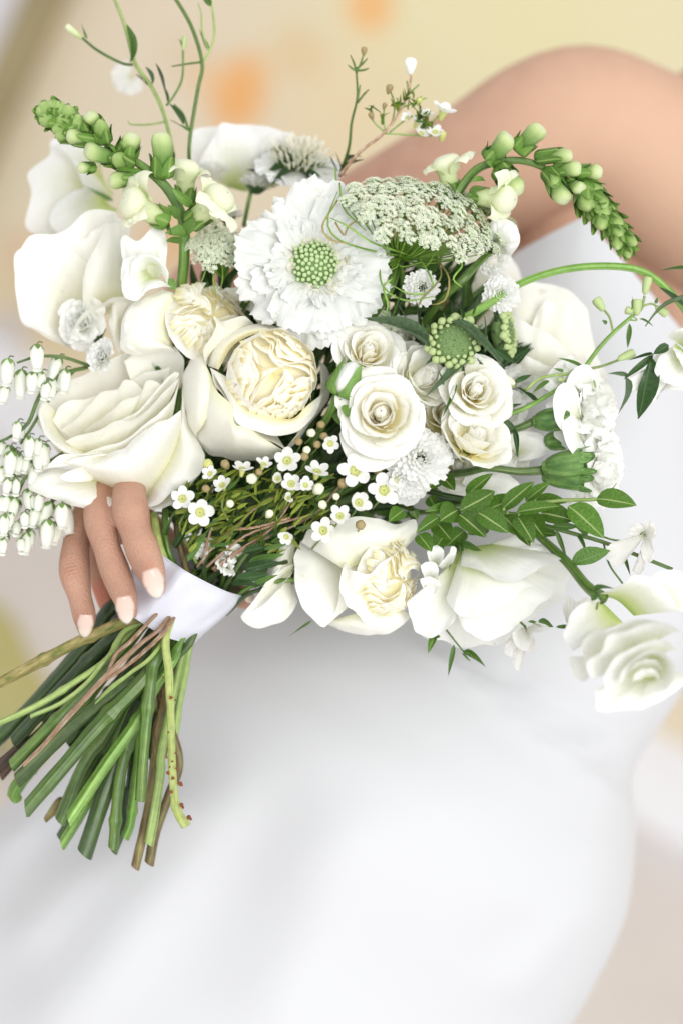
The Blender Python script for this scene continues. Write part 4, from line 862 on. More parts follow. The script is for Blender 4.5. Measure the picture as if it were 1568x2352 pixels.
l2p([(1060, 860, .08), (1150, 880, .08), (1250, 860, .08)], [(860, 780, .066), (870, 640, .066), (900, 590, .068), (1010, 585, .07), (1040, 570, .07), (1130, 575, .07), (1270, 600, .068), (1360, 630, .066), (1400, 690, .066), (1420, 790, .068)], bulge=.012, seed=321, nt=37, ns=16)
l2p([(1050, 860, .07), (1120, 880, .07)], [(900, 780, .054), (940, 700, .05), (990, 620, .05), (1030, 572, .052), (1120, 580, .054), (1200, 660, .056), (1220, 780, .058)], bulge=.010, seed=322, nt=29)
l2p([(1150, 880, .074), (1230, 870, .074)], [(1130, 760, .058), (1200, 660, .056), (1290, 605, .056), (1380, 640, .058), (1400, 740, .06), (1360, 820, .064)], bulge=.008, seed=323)
for k, p in enumerate(((470, 395), (455, 400), (490, 405))): smalldouble('', *p, .06, 36, (-.1, .7, .6), seed=70+k, n=12) if False else None
T = garden_rose('pale cream garden rose turned aside between the outer white rose and the big scabiosa', 478, 738, .0, 112, (.50, .32, .74), 0, seed=12, n=56, heart=PC, rings=False)
mT = cropmap(0, 400, 1.96)
def tp(base, rim, mat=PO, **k): span(T, base, rim, m=mT, mat=mat, **k)
tp([(760, 620, .0), (770, 740, .0), (800, 820, .004)], [(640, 590, .0), (590, 630, -.002), (560, 700, -.004), (555, 790, -.004), (575, 840, .0), (660, 850, .0), (760, 830, -.004), (820, 830, .0)], bulge=.014, seed=51, nt=29)
tp([(830, 570, .0), (780, 660, -.004), (780, 800, -.004)], [(750, 545, -.002), (660, 590, -.006), (600, 640, -.008), (575, 720, -.010), (590, 810, -.008), (640, 845, -.004)], bulge=.008, seed=52)
tp([(560, 700, .016), (580, 800, .016)], [(640, 590, .016), (570, 590, .014), (520, 620, .012), (505, 700, .012), (520, 790, .012), (560, 850, .014)], bulge=.006, seed=53)
for k, (b, r_) in enumerate([([(1150, 650), (1050, 660)], [(1180, 600), (1130, 545), (1060, 540), (1000, 560), (960, 600)]), ([(1100, 660), (1000, 660)], [(1150, 690), (1080, 620), (1010, 620), (950, 640), (930, 700)]), ([(1000, 640), (920, 640)], [(1050, 570), (1000, 530), (950, 540), (900, 580), (880, 650)]), ([(1180, 680), (1220, 690)], [(1170, 640), (1240, 630), (1290, 660), (1300, 720)])]):
    tp([(*p, .02) for p in b], [(*p, .006+.002*k) for p in r_], bulge=.004, seed=60+k, mat=PO, ruf=.003)
r9 = thing('rose', 'blurred creamy rose far behind the arching stalk', 'rose', W(1260, 780, .06))
def r9p(base, rim, **k): span(r9, base, rim, m=lambda p: (784+p[0]*.5, 490+p[1]*.5, p[2]), mat=PO, **k)
r9p([(760, 760, .06), (860, 800, .06), (1000, 800, .06)], [(700, 560, .05), (730, 420, .046), (780, 335, .044), (860, 318, .044), (960, 335, .044), (1050, 362, .044), (1112, 425, .044), (1140, 540, .044), (1180, 660, .044), (1222, 770, .046)], bulge=.014, seed=331, nt=41, ns=18)
r9p([(820, 760, .05), (900, 790, .05), (1000, 780, .05)], [(860, 560, .034), (900, 450, .032), (950, 400, .032), (1010, 430, .032), (1070, 520, .032), (1095, 610, .033), (1150, 700, .036)], bulge=.008, seed=332)
r9p([(760, 780, .044), (840, 790, .044), (940, 780, .044)], [(700, 600, .032), (735, 480, .028), (800, 480, .026), (880, 520, .024), (970, 575, .024), (1060, 640, .026), (1100, 700, .03)], bulge=.012, roll=.002, seed=333, nt=33)
r9p([(780, 800, .036), (880, 810, .036)], [(735, 640, .024), (800, 640, .02), (900, 680, .018), (1000, 720, .02), (1080, 740, .024)], bulge=.008, seed=334)
rose('pale yellow rose in the shade under the lace umbel', 1060, 690, .065, 130, (.1, .2, .8), 10, PC, seed=10, inner=PY, open_=.8)
mZ = cropmap(550, 1200, 1.4933)
l4 = thing('lisianthus', 'large white lisianthus on its side with a green base, low in front of the skirt', 'lisianthus', W(1060, 1270, .0))
def zp4(base, rim, **k): span(l4, base, rim, m=mZ, mat=PL, **k)
zp4([(790, 120, .02), (820, 170, .02), (850, 220, .02)], [(840, 118, .012), (900, 108, .01), (940, 92, .008), (985, 80, .006), (1040, 108, .004), (1110, 120, .004), (1160, 155, .004), (1174, 210, .006), (1160, 270, .008), (1120, 320, .01)], bulge=.010, seed=301, nt=37, ruf=.002)
zp4([(785, 130, .004), (800, 180, .004), (830, 200, .004)], [(700, 290, -.004), (650, 300, -.008), (604, 308, -.010), (610, 350, -.012), (632, 420, -.012), (665, 438, -.012), (720, 420, -.016), (770, 380, -.020)], bulge=.008, seed=302, nt=29, ruf=.0016)
zp4([(800, 180, .014), (850, 200, .016), (900, 210, .018)], [(650, 430, .004), (700, 445, .004), (745, 452, .004), (785, 478, .004), (850, 468, .004), (905, 466, .004), (960, 432, .004), (1010, 392, .006), (1080, 345, .008), (1130, 300, .012)], bulge=.008, seed=303, nt=37, ruf=.002)
zp4([(790, 130, -.002), (830, 140, .0), (880, 150, .002)], [(770, 330, -.022), (800, 410, -.024), (850, 440, -.024), (920, 430, -.024), (990, 390, -.022), (1060, 330, -.020), (1110, 280, -.014), (1130, 230, -.008)], bulge=.010, seed=304, nt=37, ruf=.002)
zp4([(795, 120, -.004), (850, 118, -.002), (900, 112, .0)], [(790, 190, -.024), (850, 200, -.028), (930, 240, -.030), (1000, 235, -.030), (1070, 190, -.026), (1130, 170, -.018), (1150, 150, -.010)], bulge=.006, roll=.003, seed=305, nt=37, ruf=.002)
zp4([(795, 130, -.006), (820, 150, -.008), (850, 160, -.006)], [(740, 300, -.020), (770, 350, -.028), (820, 370, -.030), (880, 350, -.032), (940, 330, -.032), (1000, 280, -.030), (1050, 250, -.024)], bulge=.010, seed=306, nt=29, ruf=.0016)
tube(l4, 'stem', [(1030, 1215, .012), (1045, 1240, .008), (1058, 1262, .004)], [9, 12, 17], S_mid)
for a, b, w_ in (((1048, 1245, -.002), (1062, 1300, -.012), 12), ((1052, 1248, -.004), (1105, 1265, -.012), 12), ((1046, 1250, -.002), (1030, 1310, -.010), 10)): leaf(l4, a, b, w_, LM, 'lance', name='sepal')
_mS = cropmap(1280, 1280, 4.9)
mS = lambda p: (*_mS(p)[:2], p[2]-.062)
lt = thing('lisianthus', 'soft focus white lisianthus drooping over the hip, farthest from the hand', 'lisianthus', W(1420, 1440, -.01))
def sp_(base, rim, **k): span(lt, base, rim, m=mS, mat=PL, **k)
sp_([(560, 560, .01), (700, 700, .02), (900, 900, .03)], [(620, 640, -.004), (420, 650, -.006), (280, 780, -.008), (205, 980, -.008), (230, 1130, -.008), (290, 1210, -.006), (380, 1130, -.012), (500, 960, -.01)], bulge=.008, seed=71, nt=29)
sp_([(560, 560, .012), (800, 620, .02), (1000, 800, .02)], [(740, 500, .0), (860, 440, -.004), (1000, 340, -.006), (1180, 350, -.006), (1330, 440, -.006), (1460, 640, -.006), (1520, 740, -.004)], bulge=.008, seed=72, nt=29)
sp_([(1000, 700, .02), (1200, 700, .02)], [(1180, 370, .0), (1300, 290, .0), (1450, 265, .0), (1600, 340, .0), (1720, 520, .0), (1700, 740, .0), (1520, 760, -.002)], bulge=.008, seed=73)
sp_([(700, 1250, .01), (900, 1150, .02), (1150, 1000, .02)], [(250, 1270, -.012), (260, 1420, -.014), (320, 1510, -.014), (400, 1555, -.014), (470, 1500, -.016), (420, 1330, -.022), (390, 1140, -.026), (480, 1010, -.03), (700, 950, -.034), (850, 880, -.036), (1000, 830, -.036), (1200, 840, -.034), (1400, 900, -.03), (1550, 980, -.026)], bulge=.004, roll=.004, seed=74, nt=45)
sp_([(1000, 1300, .006), (1150, 1250, .01), (1250, 1100, .01)], [(640, 1500, -.030), (500, 1500, -.032), (455, 1390, -.034), (480, 1290, -.036), (620, 1200, -.038), (720, 1010, -.038), (900, 960, -.040), (1100, 890, -.040), (1300, 880, -.040), (1480, 980, -.036)], bulge=.004, roll=.003, seed=75, nt=41)
sp_([(1100, 1350, .004), (1250, 1350, .004)], [(560, 1650, -.022), (570, 1860, -.020), (650, 1885, -.020), (900, 1900, -.020), (1100, 1870, -.022), (1320, 1760, -.022), (1500, 1640, -.022), (1650, 1500, -.02)], bulge=.014, seed=76, nt=41)
sp_([(1150, 1300, .0), (1280, 1250, .0)], [(700, 1700, -.034), (640, 1500, -.037), (700, 1380, -.040), (800, 1250, -.042), (950, 1180, -.042), (1150, 1090, -.042), (1350, 1080, -.040), (1500, 1180, -.034)], bulge=.006, roll=.002, seed=77, nt=33)
sp_([(1100, 1420, -.012), (1250, 1440, -.012)], [(940, 1420, -.036), (1020, 1330, -.038), (1130, 1290, -.038), (1260, 1310, -.037), (1330, 1420, -.034)], bulge=.004, roll=.003, seed=79)
sp_([(1120, 1520, -.02), (1240, 1520, -.02)], [(980, 1560, -.037), (1020, 1450, -.040), (1140, 1400, -.041), (1260, 1430, -.039), (1300, 1540, -.036)], bulge=.004, seed=80)
sp_([(1150, 1300, .0), (1280, 1300, .0)], [(820, 1600, -.038), (860, 1420, -.042), (1000, 1290, -.043), (1150, 1200, -.044), (1300, 1200, -.044), (1440, 1320, -.042), (1460, 1500, -.038), (1350, 1640, -.034), (1100, 1700, -.034)], bulge=.004, roll=.002, seed=78, nt=33)
tube(lt, 'stem', [(1230, 1225, .004), (1300, 1290, -.018), (1345, 1345, -.040), (1384, 1374, -.052)], [9, 11, 12, 15], S_mid)
for a, b in (((1362, 1358, -.050), (1370, 1402, -.060)), ((1364, 1358, -.050), (1410, 1352, -.060))): leaf(lt, a, b, 16, LM, 'lance', name='sepal')
leaf(lt, (1308, 1300, -.022), (1400, 1265, -.030), 30, LM, 'lance', normal=(.2, .8, .6))

# ------------------------------------------------------------------ scabiosas
def scabiosa(label, u, v, d, rpx, fc, spin=0, seed=0):
    Rm = rpx*PX*(1+d); T = flower('scabiosa', label, 'scabiosa', u, v, d, fc, spin, None, lift=.1*Rm)
    rg = random.Random(seed+5)
    for lay, (n, L0, L1, W0, W1, el, z_) in enumerate(((9, .70, .86, .34, .50, 4, 0), (8, .56, .76, .26, .42, 13, .02), (9, .30, .46, .14, .22, 26, .045))):
        for k in range(n):
            L = rg.uniform(L0, L1); sd = seed*11+lay*31+k*2.3
            P = petal_grid(L*Rm, rg.uniform(W0, W1)*Rm, 16+lay*8+rg.uniform(-6, 6), el-8+rg.uniform(-11, 11), 22+rg.uniform(-15, 25), .6, .22*Rm, 3.5, rg.uniform(.10, .24), .13*Rm, .045*Rm, rg.choice((2.5, 3.5, 4.5)), sd, 14, 21, notch=rg.choice((0, .06, .16)), w0=.3)
            for q in range(P.shape[1]): P[-1, q] *= 1+.022*math.sin(q*2.4+sd); 
            P[..., 2] += z_*Rm
            obj('petal', grid(rotz(P, 360*k/n+lay*17+rg.uniform(-14, 14))), T, PS)
    fl = [grid(petal_grid(1, .45, 70, 40-20*k, 30, r0=.0, rcf=2, edge=.2, ruf=.25, rip=.15, seed=90+k, ns=6, nt=7)) for k in range(3)]
    rg = random.Random(seed)
    for k in range(74):
        r = (.235+.16*math.sqrt(rg.random()))*Rm; a = 2*math.pi*(k*.618); s = (.10+.06*rg.random())*Rm
        M = Matrix.Rotation(a, 4, 'Z') @ Matrix.Translation((r, 0, .045*Rm)) @ Matrix.Rotation(rg.uniform(-2, 2), 4, 'Z') @ Matrix.Rotation(rg.uniform(-.5, .5), 4, 'X') @ Matrix.Scale(s, 4)
        obj('floret', fl[k % 3], T, PFL, M)
    v_, f_, uv_ = lathe([(.29, -.02), (.27, .06), (.19, .14), (.09, .185), (.005, .195)], 20); obj('receptacle', mesh(np.array(v_)*Rm, f_, uv_), T, GDK)
    bv, bf, _ = lathe([(.01, 0), (.6, .2), (.95, .8), (.9, 1.4), (.55, 1.85), (.02, 1.98)], 8)
    bob = mesh(bv, bf)
    n = 72
    for k in range(n):
        f = math.sqrt((k+.5)/n); a = 137.508*k; r = .262*f; z = .02+.165*math.sqrt(max(0, 1-(f*.93)**2))
        s = (.0265+.004*(1-f))*Rm*(1+.28*nz(k*1.37, 2)); a += 9*nz(k*2.1, 5); z += .012*nz(k*1.9, 8)
        M = Matrix.Rotation(math.radians(a), 4, 'Z') @ Matrix.Translation((r*Rm, 0, (z-.01)*Rm)) @ Matrix.Rotation(f*.75, 4, 'Y') @ Matrix.Scale(s, 4)
        obj('floret_bud', bob, T, GBOB, M)
    return T
PFL = petal_mat('cream floret', [(0, (.66, .68, .36)), (.4, (.86, .84, .66)), (1, (.90, .88, .78))], trans=.25)
GBOB = plain('green floret bud', (.47, .60, .30), .55, .12, 900)
GDK = plain('green receptacle', (.16, .26, .09), .7)
scabiosa('large white scabiosa with a green pincushion centre facing the viewer', 722, 606, -.022, 196, (.08, .16, .96), 12, seed=2)
# the one seen from its side
T = flower('scabiosa', 'fluffy cream scabiosa seen edge on with its green collar, above the large one', 'scabiosa', 685, 385, .040, (.10, .78, .58))
Rm = 110*PX
ring(T, 11, Rm, .75, .34, 10, -2, 20, .22, .07, PS, seed=40, rip=.05, ripn=4, rcf=4, notch=.06)
for k in range(90):
    r = .62*math.sqrt((k+.5)/90)*Rm; s = .24*Rm*(1+.3*rng.uniform(-1, 1))
    M = Matrix.Rotation(2*math.pi*.618*k, 4, 'Z') @ Matrix.Translation((r, 0, .08*Rm+.20*Rm*(1-(r/Rm)**2))) @ Matrix.Rotation(.9*r/Rm, 4, 'Y') @ Matrix.Rotation(rng.uniform(-1, 1), 4, 'Z') @ Matrix.Diagonal((s*.6, s*.6, s*1.2, 1))
    if k == 0: _tuft = grid(petal_grid(1, .28, 80, 70, 20, r0=0, rcf=2, edge=.2, ruf=.2, seed=3, ns=6, nt=5))
    obj('floret', _tuft, T, PFL, M)
for k in range(14):
    a = 2*math.pi*k/14; L = Rm*rng.uniform(.75, 1.05); me = LV['lance'][k % 3]
    M = Matrix.Rotation(a, 4, 'Z') @ Matrix.Translation((.08*Rm, 0, -.06*Rm)) @ Matrix.Rotation(rng.uniform(-.05, .12), 4, 'Y') @ Matrix.Diagonal((L, L*.16, L, 1))
    obj('bract', me, T, LD, M)
tube(T, 'stem', [(684, 405, .045), (682, 440, .046), (678, 500, .05)], [9, 9, 9], S_mid)

# ------------------------------------------------------------------ smaller double flowers
smalldouble('ruffled white stock flower tucked under the outer white rose', 188, 742, .015, 66, (-.2, -.1, .9), seed=1, group='white stock flowers')
smalldouble('small white stock flower between the pale bells and the large open rose', 232, 818, .0, 46, (-.5, .3, .75), seed=2, group='white stock flowers')
smalldouble('white stock flower half hidden beneath the button chrysanthemums', 930, 1120, -.012, 52, (.1, -.4, .9), seed=3, group='white stock flowers')
leaf(T, (215, 790, .02), (245, 755, .02), 30, LD)

# spray roses
rose('small white spray rose above the green striped bud', 845, 806, -.024, 78, (.12, .35, .9), 0, PR, 'white spray roses', seed=21, open_=0.9, n=22, name='spray_rose', inner=PC)
rose('largest white spray rose, beside the button chrysanthemums', 876, 950, -.038, 99, (-.05, .12, .97), 60, PR, 'white spray roses', seed=22, open_=1.1, n=26, name='spray_rose', inner=PC)
rose('half turned white spray rose below the fuzzy green bud', 975, 866, -.022, 78, (.55, .25, .72), 20, PR, 'white spray roses', seed=23, open_=0.6, n=18, name='spray_rose')
rose('yellow hearted spray rose below the long grey leaf', 1092, 896, -.030, 80, (.15, .22, .93), 80, PY, 'white spray roses', seed=24, open_=1.15, n=22, name='spray_rose', inner=PY)
rose('yellow hearted spray rose lowest by the carnation stems', 1092, 1002, -.030, 80, (.35, .55, .68), 10, PY, 'white spray roses', seed=25, open_=0.75, n=20, name='spray_rose', inner=PY)
rose('spray rose squeezed between the two yellow hearted ones', 1022, 950, -.014, 74, (.2, .3, .9), 100, PY, 'white spray roses', seed=26, open_=1.0, n=17, name='spray_rose', inner=PY)
rose('pale green tinged spray rose in the middle of its cluster', 925, 848, -.004, 80, (-.1, .5, .8), 30, PO, 'white spray roses', seed=27, open_=0.5, n=16, name='spray_rose')
rose('spray rose tucked behind the button chrysanthemum, its edge touching the largest one', 985, 955, .006, 78, (.1, .25, .95), 50, PY, 'white spray roses', seed=28, name='spray_rose', inner=PY, open_=.9, n=18)
rose('white spray rose under the lowest yellow hearted one, above the boxwood', 1050, 1068, .006, 66, (.15, -.1, .95), 130, PR, 'white spray roses', seed=29, name='spray_rose', open_=.8, n=16)
rose('white spray rose in shadow just left of the fuzzy bud', 918, 778, .012, 62, (-.2, .3, .9), 130, PR, 'white spray roses', seed=30, name='spray_rose', open_=.7, n=16)
smalldouble('white stock flower wedged under the big scabiosa beside the globe rose', 620, 700, .012, 58, (0, .3, .9), seed=4, group='white stock flowers', mat=PO)
smalldouble('white stock flower between the yellow hearted rose and the upper calyx', 1160, 950, .008, 60, (.2, .1, .95), seed=5, group='white stock flowers')
smalldouble('white stock flower at the right of the curved leaf, below the creamy rose', 1190, 880, .02, 64, (.2, .2, .95), seed=6, group='white stock flowers')
# rose bud with green sepals
T = thing('rose_bud', 'green striped rosebud just opening beside the globe rose', 'rosebud', W(782, 912, -.03))
v_, f_, uv_ = lathe([(.10, 0), (.34, .10), (.44, .32), (.40, .58), (.27, .82), (.10, .98), (.01, 1)], 16, .04, 3)
M3, L = along(W(778, 908, -.032), W(812, 828, -.034)); Mb = M3.to_4x4() @ Matrix.Diagonal((L*.95, L*.95, L, 1))
obj('bud_body', mesh(v_, f_, uv_), T, PW, Mb)
for k in range(4):
    P = rotz(petal_grid(1.32, .25, 2, 99, 4, r0=.15, rcf=1.0, edge=.88, ns=14, nt=9, turn=.34, seed=k, ep=1.15, w0=.5), 90*k+30)
    obj('sepal', grid(P), T, LS, Mb @ Matrix.Diagonal((1.32, 1.32, .95, 1)))
tube(T, 'stem', [(778, 910, -.031), (760, 945, -.026), (735, 985, -.012), (715, 1020, .0)], [14, 10, 9, 9], S_bright)
leaf(T, (765, 945, -.026), (815, 990, -.03), 26, LS); leaf(T, (790, 930, -.034), (798, 960, -.036), 20, LS, 'oval')
for a, b, w_ in (((830, 1030, -.02), (905, 1040, -.024), 30), ((815, 1010, -.018), (850, 1045, -.022), 34), ((770, 870, -.02), (765, 905, -.02), 24)): leaf(T, a, b, w_, LS, 'lance', name='leaf')
for a, b, w_ in (((905, 830, -.014), (925, 905, -.02), 62), ((880, 900, -.02), (895, 850, -.02), 50)): pass

# mums
mum('flat open button chrysanthemum with a tiny green eye', 968, 1050, -.032, 76, (.12, .06, .98), 1, 130)
mum('button chrysanthemum below the flat open one, over the boxwood', 935, 1098, -.030, 56, (-.1, -.35, .9), 2, 110)
mum('narrow button chrysanthemum seen edge on beside the flat open one', 1028, 1022, -.02, 44, (.75, .1, .6), 3, 80)
mum('button chrysanthemum left of the crossing lace stems', 968, 660, -.022, 46, (-.1, -.15, .95), 4, 90)
mum('round button chrysanthemum where the curved stem begins', 1150, 675, -.016, 48, (.12, -.1, .98), 5, 110)
mum('button chrysanthemum under the right rim of the lace umbel', 1135, 598, .0, 42, (.2, -.1, .95), 6, 80)
mum('blurred button chrysanthemum on a green cup near the edge on scabiosa', 592, 418, .04, 50, (.15, .90, .2), 7, 80, calyx=True)
mum('blurred button chrysanthemum behind the tall snapdragon floret', 487, 388, .05, 46, (-.1, .85, .4), 8, 80)
mum('blurred button chrysanthemum low beside the side facing floret', 522, 488, .035, 44, (.1, .9, .3), 9, 80, calyx=True)
tube(bpy.data.objects['button_chrysanthemum.006'], 'stem', [(577, 440, .042), (570, 470, .042), (560, 520, .045)], [5, 5, 5], S_mid)

# carnations
carnation('white carnation with its green calyx turned to the viewer, above the other', 1352, 935, .0, 112, (.70, .10, .62), 1)
carnation('white carnation with a split double calyx, nearest the boxwood tip', 1376, 1078, .004, 100, (.72, -.12, .60), 2)
carnation('white carnation mostly hidden behind the upper calyx', 1180, 1020, .02, 66, (.5, .1, .8), 3)
cars = [bpy.data.objects['carnation'], bpy.data.objects['carnation.001']]
CAL = stem_mat('calyx green', (.10, .22, .05), (.20, .36, .10), sx=9, sy=2, bump=.3, rough=.4)
def calyx(T, a, b, wpx):
    M3, L = along(V3(a), V3(b)); k = wpx*PX*.5
    v, f, uv = lathe([(.30, 0), (.42, .06), (.7, .16), (.95, .42), (1.02, .75), (1.0, 1.0)], 16, .05, 5)
    M = M3.to_4x4() @ Matrix.Diagonal((k, k, L, 1)); M.translation = V3(a)
    M = T.matrix_world.inverted() @ M
    o = obj('calyx', mesh(v, f, uv), T, CAL, M)
    for q in range(5):
        P = rotz(petal_grid(.55, .5, 60, 88, -10, r0=.98, rcf=1, edge=.7, ns=6, nt=7), q*72); P[..., 2] = P[..., 2]*.6+.9
        obj('calyx_tooth', grid(P), o, CAL)
    for q in range(4):
        P = rotz(petal_grid(.5, .5, 55, 85, 0, r0=.5, rcf=1, edge=.8, ns=6, nt=6), q*90+20); P[..., 2] = P[..., 2]*.5+.02; 
        obj('bract', grid(P), o, CAL)
calyx(cars[0], (1222, 970, -.012), (1296, 962, -.016), 54)
calyx(cars[1], (1244, 1076, -.016), (1342, 1060, -.022), 60)
calyx(cars[1], (1244, 1094, -.010), (1338, 1104, -.016), 50)
calyx(bpy.data.objects['carnation.002'], (1246, 1016, .0), (1306, 1010, .002), 48)
tube(cars[0], 'stem', [(1225, 968, -.011), (1185, 985, -.010), (1135, 995, -.008), (1100, 1000, .0)], [10, 8, 7, 7], S_grey)
tube(cars[1], 'stem', [(1246, 1080, -.014), (1190, 1083, -.014), (1120, 1075, -.014), (1070, 1085, -.006), (1030, 1090, .004)], [11, 9, 8, 9, 9], S_grey)
for T_, b, r_ in ((cars[0], [(1320, 970, -.006), (1335, 960, -.006)], [(1318, 1000, -.022), (1285, 985, -.024), (1268, 940, -.026), (1275, 895, -.026), (1300, 878, -.024), (1325, 900, -.020), (1330, 950, -.014)]),
                  (cars[0], [(1330, 1000, -.006), (1340, 990, -.006)], [(1345, 1035, -.022), (1315, 1045, -.025), (1295, 1005, -.026), (1290, 975, -.024), (1310, 955, -.020), (1335, 985, -.016)]),
                  (cars[0], [(1345, 900, .0), (1360, 900, .0)], [(1290, 900, -.016), (1310, 855, -.018), (1345, 838, -.016), (1372, 870, -.012), (1370, 920, -.008)])):
    span(T_, b, r_, bulge=.005, seed=r_[0][0], mat=PW, ruf=.0008)
# ------------------------------------------------------------------ lace umbels (ammi)
FLO = petal_mat('tiny white floret', [(0, (.72, .84, .42)), (1, (.965, .975, .90))], trans=.12)
UMG = stem_mat('umbel green', (.20, .38, .05), (.33, .52, .12), sx=3, sy=3, bump=.2)
def umbellet(seed, n=26):
    rg = random.Random(seed); m = MB()
    for k in range(n):
        f = math.sqrt((k+.6)/n); a = 2.39996*k+rg.uniform(-.3, .3); r = .5*f; z = .26*(1-f*f)+rg.uniform(-.03, .03)
        c = np.array([r*math.cos(a), r*math.sin(a), z])
        base = np.array([0, 0, -.45]); d = c-base
        side = np.cross(d, [0.3, .2, 1]); side /= np.linalg.norm(side); o2 = np.cross(d/np.linalg.norm(d), side); w_ = .016
        m.add([base+side*w_*.6, base-side*w_*.3+o2*w_*.5, c+side*w_, c-side*w_*.5+o2*w_, c-side*w_*.5-o2*w_], [(0, 1, 3, 2), (0, 4, 3, 1)], None, 1)
        up = d/np.linalg.norm(d); up = up*.4+np.array([0, 0, 1])*.6; up /= np.linalg.norm(up); x = np.cross(up, [rg.random(), rg.random(), .1]); x /= np.linalg.norm(x); y = np.cross(up, x)
        s = .100*rg.uniform(.8, 1.2); v = [c+up*.012]; f_ = []; uv = [(.5, 0)]
        for q in range(5):
            b = 2*math.pi*q/5
            for db, rr, h in ((-.38, .85, .02), (0, 1.12, .035), (.38, .85, .02)):
                v.append(c+s*rr*(math.cos(b+db)*x+math.sin(b+db)*y)+up*h*rg.uniform(.4, 1.3)); uv.append((.5, 1))
            i = 1+3*q; f_ += [(0, i, i+1), (0, i+1, i+2)]
        m.add(v, f_, uv, 0)
        if k % 3 == 0:                                     # a closed bead between them
            c2 = c+x*.05-up*.03; v, f_, _ = lathe([(.01, -.02), (.03, 0), (.02, .03), (.003, .035)], 5); m.add([c2+np.array(q) for q in v], f_, [(.5, .1)]*len(v), 1)
    return m.build([FLO, UMG])
UMB = [umbellet(k, 30+4*k) for k in range(3)]
def ammi(label, c, d, fc, a, b, n, size, foot, seed=0, shape=None, dome=.22):
    """a: half width px of the dome; foot: where the rays meet"""
    T = thing('lace_flower', label, 'lace flower', W(c[0], c[1], d), facing(*fc)); rg = random.Random(seed)
    ft = np.array(T.matrix_world.inverted() @ V3(foot))
    for k in range(n):
        f = math.sqrt((k+.5)/n); an = 2.39996*k
        x, y = a*PX*f*math.cos(an)*(1+.06*rg.uniform(-1, 1)), b*PX*f*math.sin(an)*(1+.06*rg.uniform(-1, 1)); z = dome*a*PX*(1-f*f)+rg.uniform(-1, 1)*9*PX
        p = np.array([x, y, z]); ax = Vector(p-ft).normalized(); ax = (ax*.6+Vector((0, 0, 1))*.5).normalized()
        M = Matrix.Translation(p) @ ax.to_track_quat('Z', 'Y').to_matrix().to_4x4() @ Matrix.Rotation(rg.uniform(0, 6), 4, 'Z') @ Matrix.Scale(size*PX*rg.uniform(.85, 1.15), 4)
        o = obj('umbellet', UMB[k % 3], T, None, M)
        e = p-np.array(ax)*size*PX*.45
        mid = ft*.45+e*.55+np.array([0, 0, -.05*a*PX])
        v, f_, uv = tubegeo([ft, mid, e], [2.2*PX, 1.8*PX, 1.6*PX], 5, 9, False); obj('ray', mesh(v, f_, uv), T, UMG)
    return T
def tendril(T, pts, w_=2.2, mat=None): tube(T, 'bract', pts, [w_]*(len(pts)-1)+[w_*.4], mat or UMG, 5)
RED = stem_mat('reddish tendril', (.26, .30, .08), (.42, .22, .12), sx=2, sy=4, bump=.1)
am = ammi('broad green and white lace umbel spreading over the right of the big scabiosa', (985, 500), -.012, (.36, .74, .57), 222, 138, 92, 41, (915, 596, .006), 3)
tube(am, 'stem', [(915, 596, .006), (895, 660, -.012), (862, 715, -.008), (830, 770, .01)], [13, 12, 11, 11], S_mid, 10)
tube(am, 'stem', [(915, 596, .006), (925, 660, .0), (905, 720, .006)], [7, 6, 6], S_mid)
for k, p in enumerate(([(930, 590, -.005), (830, 570, -.03), (770, 545, -.034), (752, 505, -.034), (775, 440, -.032)], [(935, 585, -.008), (850, 555, -.036), (800, 520, -.038), (757, 500, -.036)], [(770, 510, -.036), (790, 540, -.036), (800, 520, -.036), (830, 500, -.034)],
                       [(775, 460, -.03), (740, 520, -.036), (760, 550, -.036), (800, 560, -.036)], [(960, 590, -.012), (990, 640, -.03), (985, 670, -.032), (940, 675, -.034), (900, 655, -.034)], [(900, 640, -.02), (880, 660, -.03), (890, 700, -.032), (880, 735, -.03)],
                       [(1000, 590, -.01), (1030, 640, -.03), (1020, 690, -.03), (990, 700, -.03)], [(870, 610, -.02), (880, 660, -.034), (930, 690, -.034), (1000, 680, -.034)], [(1050, 590, -.01), (1060, 610, -.016), (1040, 640, -.02), (1060, 660, -.02)],
                       [(780, 420, -.02), (790, 480, -.03), (840, 530, -.03)], [(770, 385, -.01), (775, 430, -.014), (800, 460, -.014)], [(1005, 600, -.012), (1010, 640, -.03), (960, 700, -.034), (975, 760, -.034)])):
    tendril(am, p, 2.3, RED if k in (2, 3, 6, 11) else UMG)
for k in range(10):
    a = rng.uniform(0, 3); tendril(am, [(915+rng.uniform(-10, 10), 592, .0), (930+80*math.cos(a)+rng.uniform(-20, 20), 588+25*math.sin(a), -.012), (945+150*math.cos(a), 590+rng.uniform(-30, 60), -.018)], 2.2)
am2 = ammi('small green lace umbel between the bent snapdragon stem and the big scabiosa', (495, 568), -.005, (-.15, .35, .92), 56, 56, 20, 36, (515, 640, .02), 5)
for p in ([(500, 600, .0), (490, 640, -.006), (497, 680, -.008)], [(480, 600, .0), (470, 630, -.006), (462, 650, -.008)], [(510, 600, .0), (512, 640, -.006), (505, 665, -.008)]): tendril(am2, p, 2)
am3 = ammi('little tuft of lace flower beneath the big scabiosa', (880, 740), .005, (0, .3, .9), 30, 30, 9, 26, (885, 775, .02), 6)

